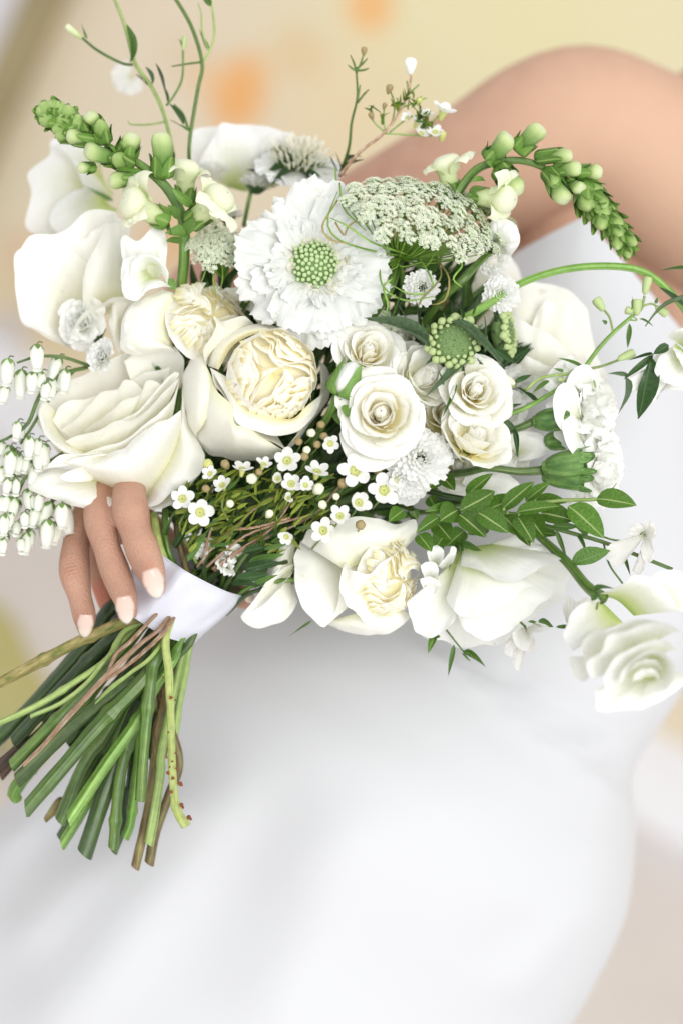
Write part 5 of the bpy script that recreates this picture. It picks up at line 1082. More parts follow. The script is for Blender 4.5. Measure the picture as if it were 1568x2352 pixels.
# ------------------------------------------------------------------ snapdragons
sd = thing('snapdragon', 'snapdragon bending to a drooping green tip over the outer roses', 'snapdragon', W(417, 655, .0))
tube(sd, 'stem', [(417, 660, .006), (423, 600, .0), (424, 540, -.004), (416, 490, -.008), (382, 430, -.012), (325, 380, -.014), (262, 342, -.012), (190, 298, -.010), (120, 258, -.008)], [12.5, 12.5, 13, 12, 11.5, 10, 7, 6, 4], S_bright, 12)
h = lambda x, y, d: (x*.5, y*.5, d)
for a, b, w_, k, s, sl in ((( 455, 585), (410, 515), 38, 'bud', 1, .6), ((480, 655), (455, 545), 36, 'green', 2, .7), ((440, 650), (305, 630), 36, 'bud', 3, .8), ((525, 725), (392, 700), 46, 'bud', 4, .35),
                           ((430, 770), (370, 772), 26, 'bud', 5, .6), ((590, 720), (612, 625), 44, 'bud', 6, .75), ((655, 815), (500, 822), 40, 'bud', 7, .75), ((745, 815), (755, 605), 52, 'bud', 8, .55),
                           ((600, 765), (515, 715), 40, 'green', 9, .8), ((560, 690), (590, 640), 30, 'green', 10, .9)):
    bud(sd, h(*a, -.014), h(*b, -.022), w_, k, s*50, sepL=sl)
for a, b, w_ in (((230, 530), (188, 480), 40), ((250, 550), (190, 545), 40), ((270, 540), (270, 470), 38), ((300, 560), (320, 490), 40), ((330, 590), (275, 520), 44), ((320, 590), (245, 580), 40), ((360, 610), (300, 575), 40), ((360, 590), (370, 530), 34), ((350, 620), (255, 610), 38), ((385, 610), (345, 540), 40), ((270, 510), (225, 475), 36), ((215, 520), (180, 510), 32)):
    bud(sd, h(*a, -.012), h(*b, -.018), w_, 'green', a[0], sepL=.8)
bud(sd, h(850, 930, .0), h(872, 700, -.006), 60, 'floret', 30, sepL=.38); bud(sd, h(765, 1010, -.018), h(535, 915, -.034), 66, 'floret', 200, sepL=.32)
bud(sd, h(875, 1025, -.012), h(1075, 850, -.028), 66, 'floret', 120, sepL=.3)
for a, b, w_ in (((860, 1090), (760, 1070), 28), ((850, 1080), (895, 1000), 24), ((820, 1000), (770, 940), 22), ((840, 1100), (765, 1110), 26), ((880, 950), (790, 860), 22), ((745, 960), (790, 1080), 16)): leaf(sd, h(*a, -.014), h(*b, -.022), w_, LS, 'oval', name='sepal')
# the ruffled white floret low on the same spike
fl = flower('snapdragon_floret', 'fully open ruffled white snapdragon floret beside the outer white rose', 'snapdragon', 330, 605, -.002, (-.15, .2, .95))
for k, (b, r_, bu) in enumerate((([(340, 640, .0), (360, 640, .0)], [(285, 610, -.006), (278, 560, -.010), (290, 540, -.012), (320, 555, -.014), (350, 525, -.014), (372, 520, -.014), (384, 560, -.012), (382, 620, -.008)], .006),
                                ([(345, 610, -.006), (365, 610, -.006)], [(300, 640, -.018), (305, 600, -.020), (330, 583, -.022), (360, 590, -.022), (388, 625, -.016), (385, 655, -.01)], .008),
                                ([(330, 640, -.004), (370, 640, -.004)], [(280, 640, -.010), (285, 680, -.014), (315, 690, -.018), (340, 668, -.022), (370, 660, -.018), (395, 660, -.01)], .007),
                                ([(330, 620, -.004), (345, 640, -.004)], [(315, 585, -.012), (285, 600, -.014), (278, 640, -.012), (300, 680, -.010), (330, 680, -.008)], .008))):
    span(fl, b, r_, bulge=bu, seed=80+k, mat=PW, ruf=.0022)
leaf(fl, (385, 640, -.004), (402, 668, -.004), 24, LS, 'oval', name='sepal')

sr = thing('snapdragon', 'snapdragon arching over the bare shoulder with a hanging green tip', 'snapdragon', W(1046, 455, .0))
z2 = lambda x, y, d=0: (686+x*.5625, y*.5625, d)
tube(sr, 'stem', [(1035, 480, .0), (1046, 450, .0), (1080, 402, -.002), (1113, 379, -.004), (1175, 368, -.004), (1226, 376, -.004), (1277, 402, -.004), (1333, 430, -.004), (1378, 470, -.004), (1417, 520, -.004), (1440, 555, -.004)], [11, 11, 10, 9.5, 8.5, 8, 7, 6, 5, 4, 3], S_bright, 12)
for a, b, w_, k, s, sl in (((775, 655), (868, 555), 52, 'bud', 1, .45), ((890, 615), (990, 510), 48, 'bud', 2, .5), ((965, 645), (1115, 625), 34, 'bud', 3, .75), ((1045, 700), (1145, 680), 40, 'bud', 4, .6), ((1135, 705), (1228, 705), 38, 'bud', 5, .8),
                           ((1035, 725), (1075, 828), 44, 'bud', 6, .7), ((1105, 745), (1155, 785), 36, 'bud', 7, .5), ((820, 690), (905, 790), 52, 'bud', 8, .4), ((1010, 700), (1060, 760), 34, 'green', 9, .8)):
    bud(sr, z2(*a, -.006), z2(*b, -.014), w_, k, s*60, sepL=sl)
for t in range(17):
    s = t/16; x, y = 1160+s*165, 765+s*200; sg = (1, -1, 0)[t % 3]; w0_ = (1-.42*s)*50
    bud(sr, z2(x, y, -.004), z2(x+32*sg*(1-.4*s)+34, y+62-22*sg+8*s, -.010-.005*(t % 2)), w0_, 'green', t*70, sep=5, sepL=1.0)
bud(sr, z2(705, 800, -.004), z2(905, 835, -.018), 60, 'floret', 20, sepL=.3); bud(sr, z2(620, 775, .006), z2(575, 615, .0), 60, 'floret', 160, sepL=.25)
for a, b, w_ in (((740, 790), (690, 800), 24), ((800, 690), (760, 660), 22), ((640, 790), (600, 740), 20), ((760, 740), (700, 745), 18)): leaf(sr, z2(*a, -.006), z2(*b, -.014), w_, LS, 'oval', name='sepal')
ff = flower('snapdragon_floret', 'white snapdragon floret peeping out right of the lace umbel', 'snapdragon', 1160, 545, .004, (.5, .2, .8))
for k, (b, r_) in enumerate((([(1130, 580, .0), (1150, 585, .0)], [(1110, 540, -.004), (1130, 505, -.008), (1160, 500, -.010), (1185, 520, -.010), (1192, 555, -.008), (1175, 585, -.004)]), ([(1130, 560, -.004), (1150, 570, -.004)], [(1140, 510, -.012), (1180, 515, -.014), (1190, 550, -.012), (1165, 580, -.008)]))):
    span(ff, b, r_, bulge=.008, seed=95+k, mat=PW, ruf=.002)

# ------------------------------------------------------------------ pieris with its hanging bells
pi = thing('pieris_sprig', 'pieris sprig of pale hanging bells spilling over the bouquet rim near the thumbless side', 'pieris sprig', W(190, 842, .01))
pi['label'] = 'pieris sprig with many pale hanging bells, left of the large open rose'
zp = lambda x, y, d=0: (x*.4375, 735+y*.4375, d)
for pts, r_ in (([(470, 240, .01), (330, 195, -.004), (200, 192, -.008), (90, 225, -.010)], [4.5, 4, 3.5, 2.5]), ([(470, 245, .012), (320, 290, .0), (210, 400, -.006), (150, 540, -.008), (60, 610, -.010), (-30, 650, -.01)], [5, 5, 5, 4.5, 3.5, 3]),
                ([(330, 700, .01), (220, 770, .0), (130, 835, -.006), (70, 920, -.008)], [4.5, 4.5, 4, 3]), ([(400, 255, .01), (250, 430, .006), (170, 560, .0), (110, 650, -.004)], [4, 4, 4, 3]), ([(130, 830, .0), (60, 1000, .0), (20, 1150, .0)], [4, 4, 3]), ([(330, 880, .012), (250, 990, .006), (140, 1110, .0)], [4, 4, 3])):
    tube(pi, 'stem', [zp(*p) for p in pts], r_, S_grey)
bv, bf, buv = lathe([(.02, 0), (.16, .02), (.29, .14), (.345, .34), (.325, .6), (.25, .82), (.205, .90), (.215, .95), (.29, 1.0), (.25, .99), (.16, .9)], 15, .05, 5)
BELL = mesh(bv, bf, buv)
cp = MB()
for k in range(5):
    P = np.zeros((7, 5, 3))
    for i in range(7):
        s_ = i/6; zz = -.02+.30*s_; rr = np.interp(zz, [-.03, .0, .02, .14, .34], [.05, .10, .19, .315, .375])+.012+.02*s_
        for jj in range(5): a_ = math.radians(72*k)+(-1+jj/2)*.6*(1-s_**1.6); P[i, jj] = (rr*math.cos(a_), rr*math.sin(a_), zz)
    cp.add(P.reshape(-1, 3), gridfaces(7, 5))
CAP = cp.build()
BELLS = ((195, 130, 265, 195), (45, 205, 340, 35), (115, 262, 412, 105), (312, 195, 312, 270), (172, 275, 385, 165), (220, 275, 370, 205), (32, 345, 445, 15), (335, 275, 360, 310), (95, 535, 625, 85), (155, 612, 728, 150), (205, 625, 715, 190), (240, 650, 755, 225),
         (60, 690, 815, 45), (20, 770, 860, 5), (105, 705, 800, 95), (165, 745, 830, 155), (45, 835, 915, 30), (85, 835, 905, 85), (70, 930, 1060, 55), (145, 890, 1005, 160), (25, 1025, 1130, 20), (8, 930, 1010, 0), (190, 985, 1090, 165), (265, 955, 1060, 245), (325, 965, 1100, 335), (255, 1050, 1195, 250),
         (95, 1060, 1110, 80), (165, 1105, 1195, 165), (20, 1150, 1215, 15), (110, 1150, 1200, 115), (215, 910, 1010, 195), (290, 320, 405, 265), (250, 330, 420, 235), (60, 1010, 1090, 40), (200, 690, 800, 205), (15, 640, 720, 0), (130, 1010, 1090, 125), (35, 920, 1010, 20), (140, 720, 800, 130), (300, 1060, 1180, 285))
MORE = [(x+rng.uniform(-34, 34), y0+rng.uniform(-30, 40), y1+rng.uniform(-20, 40), x1+rng.uniform(-40, 40)) for x, y0, y1, x1 in BELLS[7:34]]
for k, (x, y0, y1, x1) in enumerate(list(BELLS)+MORE):
    d = -.012+.004*(k % 4)+(.010 if k >= len(BELLS) else 0); x1 += 16*nz(k*1.9, 3)
    A, C = W(*zp(x, y0, d)), W(*zp(x1, y1, d-.004)); M3, L = along(A, C)
    M = (M3 @ Matrix.Rotation(k, 3, 'Z') @ Matrix.Diagonal((max(L, .0095)*(.72+.16*nz(k*2.2)), max(L, .0095)*(.72+.16*nz(k*2.2)), max(L, .0095)*(1+.15*nz(k*3.1))))).to_4x4(); M.translation = A
    o = obj('bell', BELL, pi, PP, pi.matrix_world.inverted() @ M)
    obj('calyx', CAP, o, LS)
    tube(pi, 'stalk', [zp(x, y0+4, d), zp(x+10, y0-16, d+.002), zp(x+28, y0-12, d+.006)], [1.6, 1.5, 1.5], S_grey, 5)

# ------------------------------------------------------------------ wax flowers
WP = petal_mat('wax petal', [(0, (.78, .80, .62)), (.3, (.88, .88, .85)), (1, (.90, .895, .89))], trans=.25, vein=.15, vs=(6, 2))
WC = plain('wax flower cup', (.56, .58, .20), .35, .15, 600); WB = plain('brown wax bud', (.34, .26, .12), .5, .25, 500); WW = plain('pale wax bud', (.78, .79, .60), .45, .08, 500)
wpm = [grid(petal_grid(1, .52, 14, 20+10*k, -25 if k else 20, r0=.0, rcf=1.3, edge=.30, ruf=.05, seed=70+k, ns=8, nt=9, w0=.12)) for k in range(3)]
cv, cf, _ = lathe([(.05, -.9), (.18, -.8), (.34, -.2), (.40, .04), (.36, .10), (.27, .02), (.16, -.04), (.05, -.02), (.01, .06)], 12, .05, 10); CUP = mesh(cv, cf)
cr = MB()
for q in range(10):
    a = 2*math.pi*q/10; v, f, _ = lathe([(.01, 0), (.045, .02), (.05, .08), (.01, .12)], 6); cr.add([(x+.31*math.cos(a), y+.31*math.sin(a), z+.06) for x, y, z in v], f)
CROWN = cr.build()
wb_v, wb_f, _ = lathe([(.1, -.9), (.2, -.8), (.42, -.3), (.50, .1), (.42, .4), (.2, .52), (.01, .5)], 10, .04, 5); WBUD = mesh(wb_v, wb_f)
zw = lambda x, y, d=0: (343+x*.4375, 931+y*.4375, d)
def waxflower(T, p, r, fc, openk=0, stem=None):
    rot = facing(*fc, p[0]*3.3); M = rot.to_4x4(); M.translation = W(*p); Mi = T.matrix_world.inverted() @ M; s = r*PX
    o = obj('flower_cup', CUP, T, WC, Mi @ Matrix.Scale(s*.80, 4))
    for k in range(5):
        e = (18, 28, 60)[openk]+26*nz(p[0]+k*3.1)
        obj('petal', wpm[int(abs(p[0]+k)) % 3], o, WP, Matrix.Scale(1.12, 4) @ Matrix.Rotation(math.radians(72*k+6*nz(k*2.2, p[1])), 4, 'Z') @ Matrix.Translation((.30, 0, .02)) @ Matrix.Rotation(-math.radians(e-18), 4, 'Y') @ Matrix.Diagonal((.82*(1+.22*nz(k, p[0]*.7)), .82*(1+.2*nz(k*1.7, p[1]*.7)), .82, 1)))
    obj('stamens', CROWN, o, PFL)
    if stem is not None: tube(T, 'stem', [p, ((p[0]+stem[0])/2+4, (p[1]+stem[1])/2, (p[2]+stem[2])/2), stem], [2.2, 2.2, 2.6], S_light, 5)
def waxbud(T, p, r, fc, mat, stem=None):
    M = facing(*fc).to_4x4(); M.translation = W(*p)
    obj('bud', WBUD, T, mat, T.matrix_world.inverted() @ M @ Matrix.Scale(r*PX*1.65, 4))
    if stem is not None: tube(T, 'stem', [(p[0], p[1], p[2]+.003), ((p[0]+stem[0])/2+5, (p[1]+stem[1])/2, (p[2]+stem[2])/2), stem], [2, 2, 2.4], S_light, 5)
wx = [thing('waxflower_sprig', l, 'waxflower', W(*zw(250, 840)), None, 'wax flower sprigs under the globe rose') for l in
      ('wax flower sprig with the two open blooms beside the ribbon', 'wax flower sprig with half closed blooms right under the globe rose', 'wax flower sprig whose blooms lie against the mums and the low garden rose')]
foot = zw(300, 800, .0)
for k, (x, y, r, fc, op, si) in enumerate(((175, 490, 34, (.05, .2, .97), 0, 0), (268, 562, 36, (.1, .1, .97), 0, 0), (385, 420, 29, (-.2, .55, .8), 1, 0), (490, 335, 30, (.2, .85, .4), 1, 0), (672, 385, 24, (0, .2, .97), 2, 1), (725, 292, 34, (.1, .45, .85), 0, 1), (745, 412, 32, (.1, .2, .9), 1, 1), (730, 488, 19, (0, .1, .98), 2, 1),
                                             (880, 350, 34, (.1, .75, .6), 1, 1), (1082, 342, 42, (.05, .1, .99), 0, 2), (1230, 447, 44, (.2, .1, .96), 0, 2), (1000, 582, 36, (.1, .5, .85), 1, 2), (1098, 512, 34, (.35, .2, .9), 1, 2), (914, 658, 38, (-.05, .05, .99), 0, 2), (320, 360, 24, (-.4, .3, .85), 1, 0), (600, 310, 26, (.1, .7, .6), 1, 1), (950, 200, 26, (.3, -.2, .9), 1, 2), (720, 690, 24, (-.2, -.3, .9), 1, 2), (820, 420, 26, (.3, .2, .9), 1, 1), (1300, 390, 30, (.3, .4, .85), 1, 2))):
    st = zw(x-60+20*nz(k), y+95, -.006) if k < 14 else None
    waxflower(wx[si], zw(x, y, -.032+.006*nz(k*1.7)), r*.88*(1+.25*nz(k*3.3)), (fc[0]+.35*nz(k*2.1), fc[1]+.3*nz(k*4.7), fc[2]), op, st)
for x, y, r, m_, si in ((885, 440, 16, WW, 1), (910, 523, 12, WW, 1), (900, 102, 11, WB, 1), (915, 162, 11, WB, 1), (848, 145, 12, WW, 1), (880, 206, 11, WB, 1), (825, 235, 11, WW, 1), (815, 270, 12, WB, 1), (785, 190, 11, WB, 1), (1200, 335, 12, WB, 2), (1012, 410, 13, WB, 2), (1106, 628, 14, WB, 2), (540, 385, 15, WW, 0), (425, 518, 11, WW, 0), (300, 438, 11, WB, 0), (630, 570, 11, WW, 1), (400, 310, 12, WB, 0), (575, 350, 10, WB, 0), (980, 480, 10, WW, 2), (310, 310, 14, WC, 0)):
    waxbud(wx[si], zw(x, y, -.030), r, (rng.uniform(-.4, .5), rng.uniform(-.1, .6), .9), m_, zw(x-20+rng.uniform(-20, 20), y+55, -.012))
for si, pts in ((0, [(250, 850), (340, 740), (450, 640), (570, 530), (700, 450)]), (0, [(440, 645), (385, 540), (400, 450), (430, 390)]), (1, [(300, 850), (480, 700), (620, 640), (860, 570)]), (1, [(330, 860), (470, 760), (640, 650), (760, 480)]), (2, [(340, 870), (520, 740), (700, 660), (880, 560), (1000, 420)]), (2, [(280, 830), (310, 700), (330, 640)]), (1, [(450, 650), (560, 640), (740, 590)]), (0, [(250, 830), (160, 640), (200, 560)])):
    tube(wx[si], 'twig', [zw(*p, -.012-.008*i/len(pts)) for i, p in enumerate(pts)], [3.6, 3.2, 2.8, 2.4, 2][:len(pts)], S_pink if si != 0 or len(pts) > 4 else S_light, 6)
for k in range(300):
    x = rng.uniform(130, 900); y = rng.uniform(360, 780)
    if y > 690 and x > 700 or y < 420 and x < 300: continue
    an = math.radians(rng.gauss(38, 26)); L = rng.uniform(55, 130); d = -.004-.020*rng.random()
    leaf(wx[k % 3], zw(x, y, d), zw(x+L*math.cos(an), y-L*math.sin(an), d-.006*rng.random()), rng.uniform(4.5, 7), LM if k % 5 == 0 else LN, 'needle', name='needle_leaf')
# top wax flower sprigs
wt = thing('waxflower_sprig', 'wax flower sprig with one upright white bud, in front of the bare arm', 'waxflower', W(790, 395, .02))
Z = lambda x, y, d=.01: (686+x*.5625, y*.5625, d)
tube(wt, 'twig', [Z(165, 720, .02), Z(250, 620, .012), (Z(350, 540)), Z(430, 420), Z(455, 330), Z(455, 290)], [4.5, 4, 3.5, 3, 2.5, 2.5], S_pink, 6)
for p in ([(350, 540), (300, 490), (295, 430)], [(350, 530), (345, 470), (350, 430)], [(380, 500), (390, 430), (370, 365)], [(350, 545), (450, 550), (540, 555)], [(420, 440), (470, 420), (520, 400)], [(370, 540), (450, 480), (500, 470)], [(440, 390), (490, 345)], [(445, 370), (440, 330)], [(520, 530), (560, 480), (600, 450)], [(410, 450), (400, 400)]): tube(wt, 'stem', [Z(*q) for q in p], [2.2]*len(p), S_light, 5)
waxbud(wt, Z(455, 262, .008), 17, (0, .8, .5), plain('white wax bud', (.93, .93, .89), .5, .03)); waxbud(wt, Z(455, 285, .010), 9, (0, .8, .5), WC); waxflower(wt, Z(590, 455, .008), 34, (.35, .75, .45), 1)
for x, y, r in ((480, 500, 20), (520, 470, 20), (500, 545, 20), (555, 540, 22), (440, 480, 16)): waxflower(wt, Z(x, y, .008), r, (rng.uniform(-.3, .6), rng.uniform(.1, .8), .6), 1)
for x, y, r, m_ in ((370, 360, 10, WB), (295, 470, 8, WB), (585, 552, 11, WC), (350, 430, 7, WB), (490, 410, 9, WC)): waxbud(wt, Z(x, y, .008), r, (rng.uniform(-.5, .5), .8, .4), m_)
for k in range(46):
    x, y = rng.choice(((345, 500), (390, 440), (430, 410), (470, 440), (310, 470), (450, 400), (500, 490), (520, 520))); an = math.radians(rng.uniform(20, 150)); L = rng.uniform(30, 60)
    leaf(wt, Z(x+rng.uniform(-25, 25), y+rng.uniform(-20, 20), .01), Z(x+L*math.cos(an), y-L*math.sin(an), .006), 4.5, LN if k % 2 else LM, 'needle', name='needle_leaf')
wu = thing('waxflower_sprig', 'thin bare wax flower twig with a tiny closed bud, standing straight up', 'waxflower', W(790, 395, .03))
tube(wu, 'twig', [Z(175, 700, .03), Z(205, 600, .02), Z(215, 500, .015), Z(238, 400, .01), Z(235, 300, .01)], [6, 4, 3.5, 3, 2.5], S_mid, 6)
for p in ([(235, 300), (225, 260), (210, 225)], [(235, 295), (255, 250), (265, 215)], [(238, 420), (265, 385), (285, 365)], [(238, 410), (245, 370), (250, 345)], [(235, 290), (270, 285), (285, 278)], [(235, 290), (215, 278), (200, 265)], [(235, 280), (260, 260), (280, 238)]): tube(wu, 'leaf', [Z(*q) for q in p], [2.6, 2.6, 1.2], S_mid, 5)
waxbud(wu, Z(266, 205, .01), 9, (.1, .9, .3), WB)
for a, b in (((175, 700), (150, 620)), ((180, 690), (270, 650)), ((160, 700), (130, 640)), ((200, 660), (260, 640))): leaf(wu, Z(*a, .03), Z(*b, .02), 9, LD)

# ------------------------------------------------------------------ boxwood
zb = lambda x, y, d=0: (882+x*.4375, 833+y*.4375, d)
bx = [thing('boxwood_sprig', l, 'boxwood sprig', W(*zb(210, 760, .01)), None, 'boxwood sprigs') for l in ('boxwood sprig thick with glossy paired leaves, under the carnations', 'boxwood sprig with a few large leaves spaced out towards its tip')]
tube(bx[0], 'stem', [zb(60, 740, .02), zb(200, 785, .0), zb(390, 775, -.020), (zb(560, 785, -.024)), zb(730, 795, -.026)], [6, 5.5, 5, 4.5, 3.5], S_mid)
tube(bx[0], 'stem', [zb(150, 640, .01), zb(280, 690, .0), zb(430, 718, -.006), zb(520, 735, -.01)], [8, 8, 7, 5], S_dark)
tube(bx[1], 'stem', [zb(730, 760, -.012), zb(830, 735, -.016), zb(950, 722, -.018), zb(1120, 716, -.020), zb(1180, 680, -.02), zb(1218, 632, -.02)], [5, 5, 4.5, 4, 2, 1.2], S_light)
BX = ((395, 775, 570, 680, 92, 0, -.030), (515, 778, 690, 705, 80, 0, -.026), (620, 768, 778, 632, 68, 0, -.032), (740, 728, 864, 632, 52, 0, -.026), (430, 700, 562, 588, 56, 0, -.020), (392, 798, 525, 912, 92, 0, -.030), (490, 788, 642, 888, 96, 0, -.034), (620, 803, 718, 910, 84, 0, -.026), (690, 800, 778, 940, 84, 0, -.030), (745, 788, 832, 908, 92, 0, -.022),
      (690, 788, 908, 755, 56, 0, -.036), (820, 790, 988, 828, 92, 1, -.018), (962, 752, 1142, 914, 112, 1, -.024), (1108, 716, 1312, 748, 92, 1, -.024), (786, 735, 950, 735, 60, 1, -.014), (388, 772, 296, 830, 110, 0, -.024), (380, 772, 222, 782, 56, 0, -.020), (288, 808, 172, 890, 56, 0, -.030), (288, 812, 200, 880, 60, 0, -.024), (268, 838, 345, 925, 90, 0, -.018), (178, 902, 245, 988, 70, 0, -.016),
      (300, 600, 215, 668, 66, 0, -.008), (300, 600, 366, 668, 66, 0, -.010), (100, 775, 28, 832, 70, 0, -.02), (150, 780, 170, 822, 40, 0, -.02), (235, 700, 262, 752, 56, 0, -.006), (330, 880, 260, 990, 80, 0, -.004), (420, 880, 330, 960, 80, 0, -.002), (540, 860, 440, 900, 70, 0, -.004), (240, 930, 300, 1010, 70, 0, .0), (700, 870, 760, 960, 60, 0, -.010), (780, 890, 905, 905, 56, 1, -.004))
for x0, y0, x1, y1, w_, si, d in BX:
    leaf(bx[si], zb(x0, y0, d+.004), zb(x1+.06*(x1-x0), y1+.06*(y1-y0), d-.004), w_*.4375*1.25, LB, 'oval', normal=(.35*nz(x0*.1), .35+.4*nz(y0*.1), 1), var=int(x0) % 2)
for x, y in ((620, 772), (640, 795), (700, 800), (735, 800), (970, 720), (965, 740)): leaf(bx[0], zb(x, y, -.034), zb(x+14, y-6, -.036), 6, S_yel, 'oval', name='stipule')

# ------------------------------------------------------------------ scabiosa buds and the long grey leaves
def scab_bud(label, u, v, d, rpx, fc, seed):
    Rm = rpx*PX; T = flower('scabiosa_bud', label, 'scabiosa bud', u, v, d, fc)
    v_, f_, uv_ = lathe([(.1, -.35), (.5, -.3), (.72, -.05), (.62, .2), (.35, .34), (.02, .38)], 16); obj('receptacle', mesh(np.array(v_)*Rm, f_, uv_), T, GDK)
    bv, bf, buv = lathe([(.02, 0), (.5, .15), (.9, .7), (.85, 1.2), (.5, 1.6), (.02, 1.7)], 8, .08, 4); bm = mesh(bv, bf, buv); rg = random.Random(seed)
    for k in range(60):
        f = math.sqrt((k+.5)/60); s = (.05+.11*max(0, f-.55)/.45)*Rm*(1+.15*rg.uniform(-1, 1))
        M = Matrix.Rotation(2.39996*k, 4, 'Z') @ Matrix.Translation((.76*f*Rm, 0, (.34*math.sqrt(max(0, 1-f*f*.9)))*Rm)) @ Matrix.Rotation(f*.9, 4, 'Y') @ Matrix.Diagonal((s, s, s*(1.2 if f < .6 else 1.0), 1))
        obj('floret_bud', bm, T, PBG2 if f > .62 else GBOB2, M)
    for k in range(10):
        M = Matrix.Rotation(2*math.pi*k/10, 4, 'Z') @ Matrix.Translation((.3*Rm, 0, -.3*Rm)) @ Matrix.Rotation(-.3, 4, 'Y') @ Matrix.Diagonal((Rm*.9, Rm*.2, Rm, 1)); obj('bract', LV['lance'][k % 4], T, LG, M)
    return T
PBG2 = plain('pale green bud', (.45, .55, .25), .55, .12, 500); GBOB2 = plain('grey green bud', (.23, .31, .13), .65, .2, 900)
sb1 = scab_bud('fuzzy green scabiosa bud ringed by swollen pale beads, facing the viewer', 1042, 790, -.026, 70, (-.05, .2, .97), 1)
sb2 = scab_bud('green scabiosa bud half seen from its side behind the long leaf', 1152, 765, -.004, 62, (.95, .1, .3), 2)
zl = lambda x, y, d=0: (784+x*.5, 490+y*.5, d)
tube(sb1, 'stem', [zl(470, 700, -.016), (zl(440, 640, -.012)), zl(400, 620, -.006), zl(370, 590, .0)], [6, 6, 6, 6], S_grey)
for T_, a, b, w_, m_, v_ in ((sb1, (405, 620), (100, 480), 26, LG, 2), (sb1, (365, 590), (255, 410), 20, LG, 1), (sb1, (640, 590), (385, 842), 40, LG, 1), (sb2, (500, 495), (748, 715), 34, LG, 0), (sb2, (655, 640), (655, 470), 30, LG, 3), (sb2, (800, 690), (872, 608), 20, LD, 0), (sb2, (700, 620), (800, 690), 24, LD, 1), (sb1, (522, 780), (460, 940), 16, LM, 0), (sb1, (470, 790), (440, 700), 18, LM, 1),
                             (sb2, (550, 490), (530, 415), 12, LD, 0), (sb2, (600, 470), (640, 350), 12, LD, 1), (sb1, (350, 560), (340, 400), 10, LD, 0), (sb1, (215, 520), (280, 350), 12, LM, 1)):
    leaf(T_, zl(*a, -.030), zl(*b, -.038), w_*.62, m_, 'lance', normal=(.3, .4, .9), var=v_)
cu = thing('flower_stalk', 'thick smooth green stalk arching over the gown and out of the picture', 'stalk', W(1050, 740, .0))
tube(cu, 'stalk', [zl(300, 560, .02), zl(520, 500, -.012), zl(690, 405, -.018), zl(815, 325, -.012), zl(960, 272, -.008), zl(1120, 245, -.006), zl(1290, 246, -.006), zl(1400, 275, -.006), zl(1490, 345, -.006), zl(1580, 450, -.006), zl(1680, 640, -.004)], [8, 9, 9, 8.5, 8.5, 8.5, 8.5, 8.5, 8.5, 8.5, 8], S_bright, 12)
c2 = thing('flower_stalk', 'green stalk with a knobbly joint rising to the chrysanthemum under the umbel', 'stalk', W(1050, 700, .0))
tube(c2, 'stalk', [zl(330, 560, .012), zl(470, 385, -.008), zl(555, 305, -.014), zl(640, 215, -.008), zl(690, 170, .0)], [9, 9, 10, 8, 7], S_mid, 10)
tube(c2, 'stalk', [zl(200, 530, .01), zl(300, 380, -.004), zl(400, 320, .0)], [7, 7, 6], S_dark)
leaf(c2, zl(360, 300, .01), zl(430, 130, .012), 40, LM)
# ------------------------------------------------------------------ thin sprigs
def seedbud(T, a, b, wpx, mat=None):
    A, C = V3(a), V3(b); M3, L = along(A, C); k = wpx*PX
    v, f, uv = lathe([(.10, 0), (.30, .15), (.42, .45), (.48, .75), (.42, .95), (.25, 1), (.30, .93), (.05, .85)], 10, .07, 5)
    M = M3.to_4x4() @ Matrix.Diagonal((k, k, L, 1)); M.translation = A
    obj('bud', mesh(v, f, uv), T, mat or PBG2, T.matrix_world.inverted() @ M)
zr = lambda x, y, d=-.012: (784+x*.5, 490+y*.5, d)
s1 = thing('budding_sprig', 'thin green sprig with cup shaped buds crossing the pale bodice', 'sprig', W(*zr(720, 940)))
tube(s1, 'stem', [zr(710, 945), zr(850, 890), zr(980, 815), zr(1060, 760), zr(1110, 715), zr(1180, 620), zr(1250, 545), zr(1335, 470)], [5.5, 5.5, 5, 5, 5, 5, 4.5, 4], S_bright, 8)
for pts, r_ in (([(840, 815), (920, 755), (1050, 735), (1110, 715)], 3.5), ([(1110, 720), (1200, 700), (1280, 670)], 3), ([(1245, 545), (1230, 480), (1205, 445)], 3), ([(1335, 470), (1375, 440), (1390, 380)], 3), ([(1375, 430), (1420, 415), (1450, 430)], 2.5), ([(1335, 470), (1355, 490), (1320, 490)], 2), ([(715, 935), (720, 850), (760, 810), (790, 790)], 4), ([(1110, 715), (1150, 740), (1165, 800)], 2.2)): tube(s1, 'stem', [zr(*p) for p in pts], [r_]*len(pts), S_light, 6)
for a, b, w_ in (((1205, 448), (1165, 390), 24), ((1355, 470), (1355, 395), 26), ((1390, 375), (1408, 292), 22), ((1440, 430), (1495, 465), 22), ((1265, 672), (1345, 640), 22), ((1338, 455), (1303, 440), 20), ((1030, 765), (990, 765), 12), ((1040, 740), (1075, 725), 14)): seedbud(s1, zr(*a), zr(*b), w_)
seedbud(s1, zr(795, 785), zr(730, 755), 26, WW)
for a, b, w_ in (((1320, 505), (1312, 620), 9), ((1110, 715), (990, 665), 9), ((1020, 725), (970, 712), 9), ((955, 770), (875, 825), 9), ((790, 780), (872, 742), 9), ((720, 910), (830, 875), 11), ((735, 945), (805, 1000), 16), ((790, 990), (805, 1125), 14), ((1335, 460), (1332, 370), 7), ((1365, 485), (1430, 520), 6), ((1440, 415), (1450, 385), 8), ((1215, 510), (1195, 490), 9), ((840, 820), (910, 870), 6), ((800, 800), (885, 865), 5)): leaf(s1, zr(*a), zr(*b), w_, LM if a[0] > 900 else LD, 'lance')
s2 = thing('leafy_flower', 'cream lisianthus bloom with drooping narrow leaves, cut by the frame edge', 'lisianthus', W(1530, 840, .02))
mq = cropmap(1280, 600, 4.9)
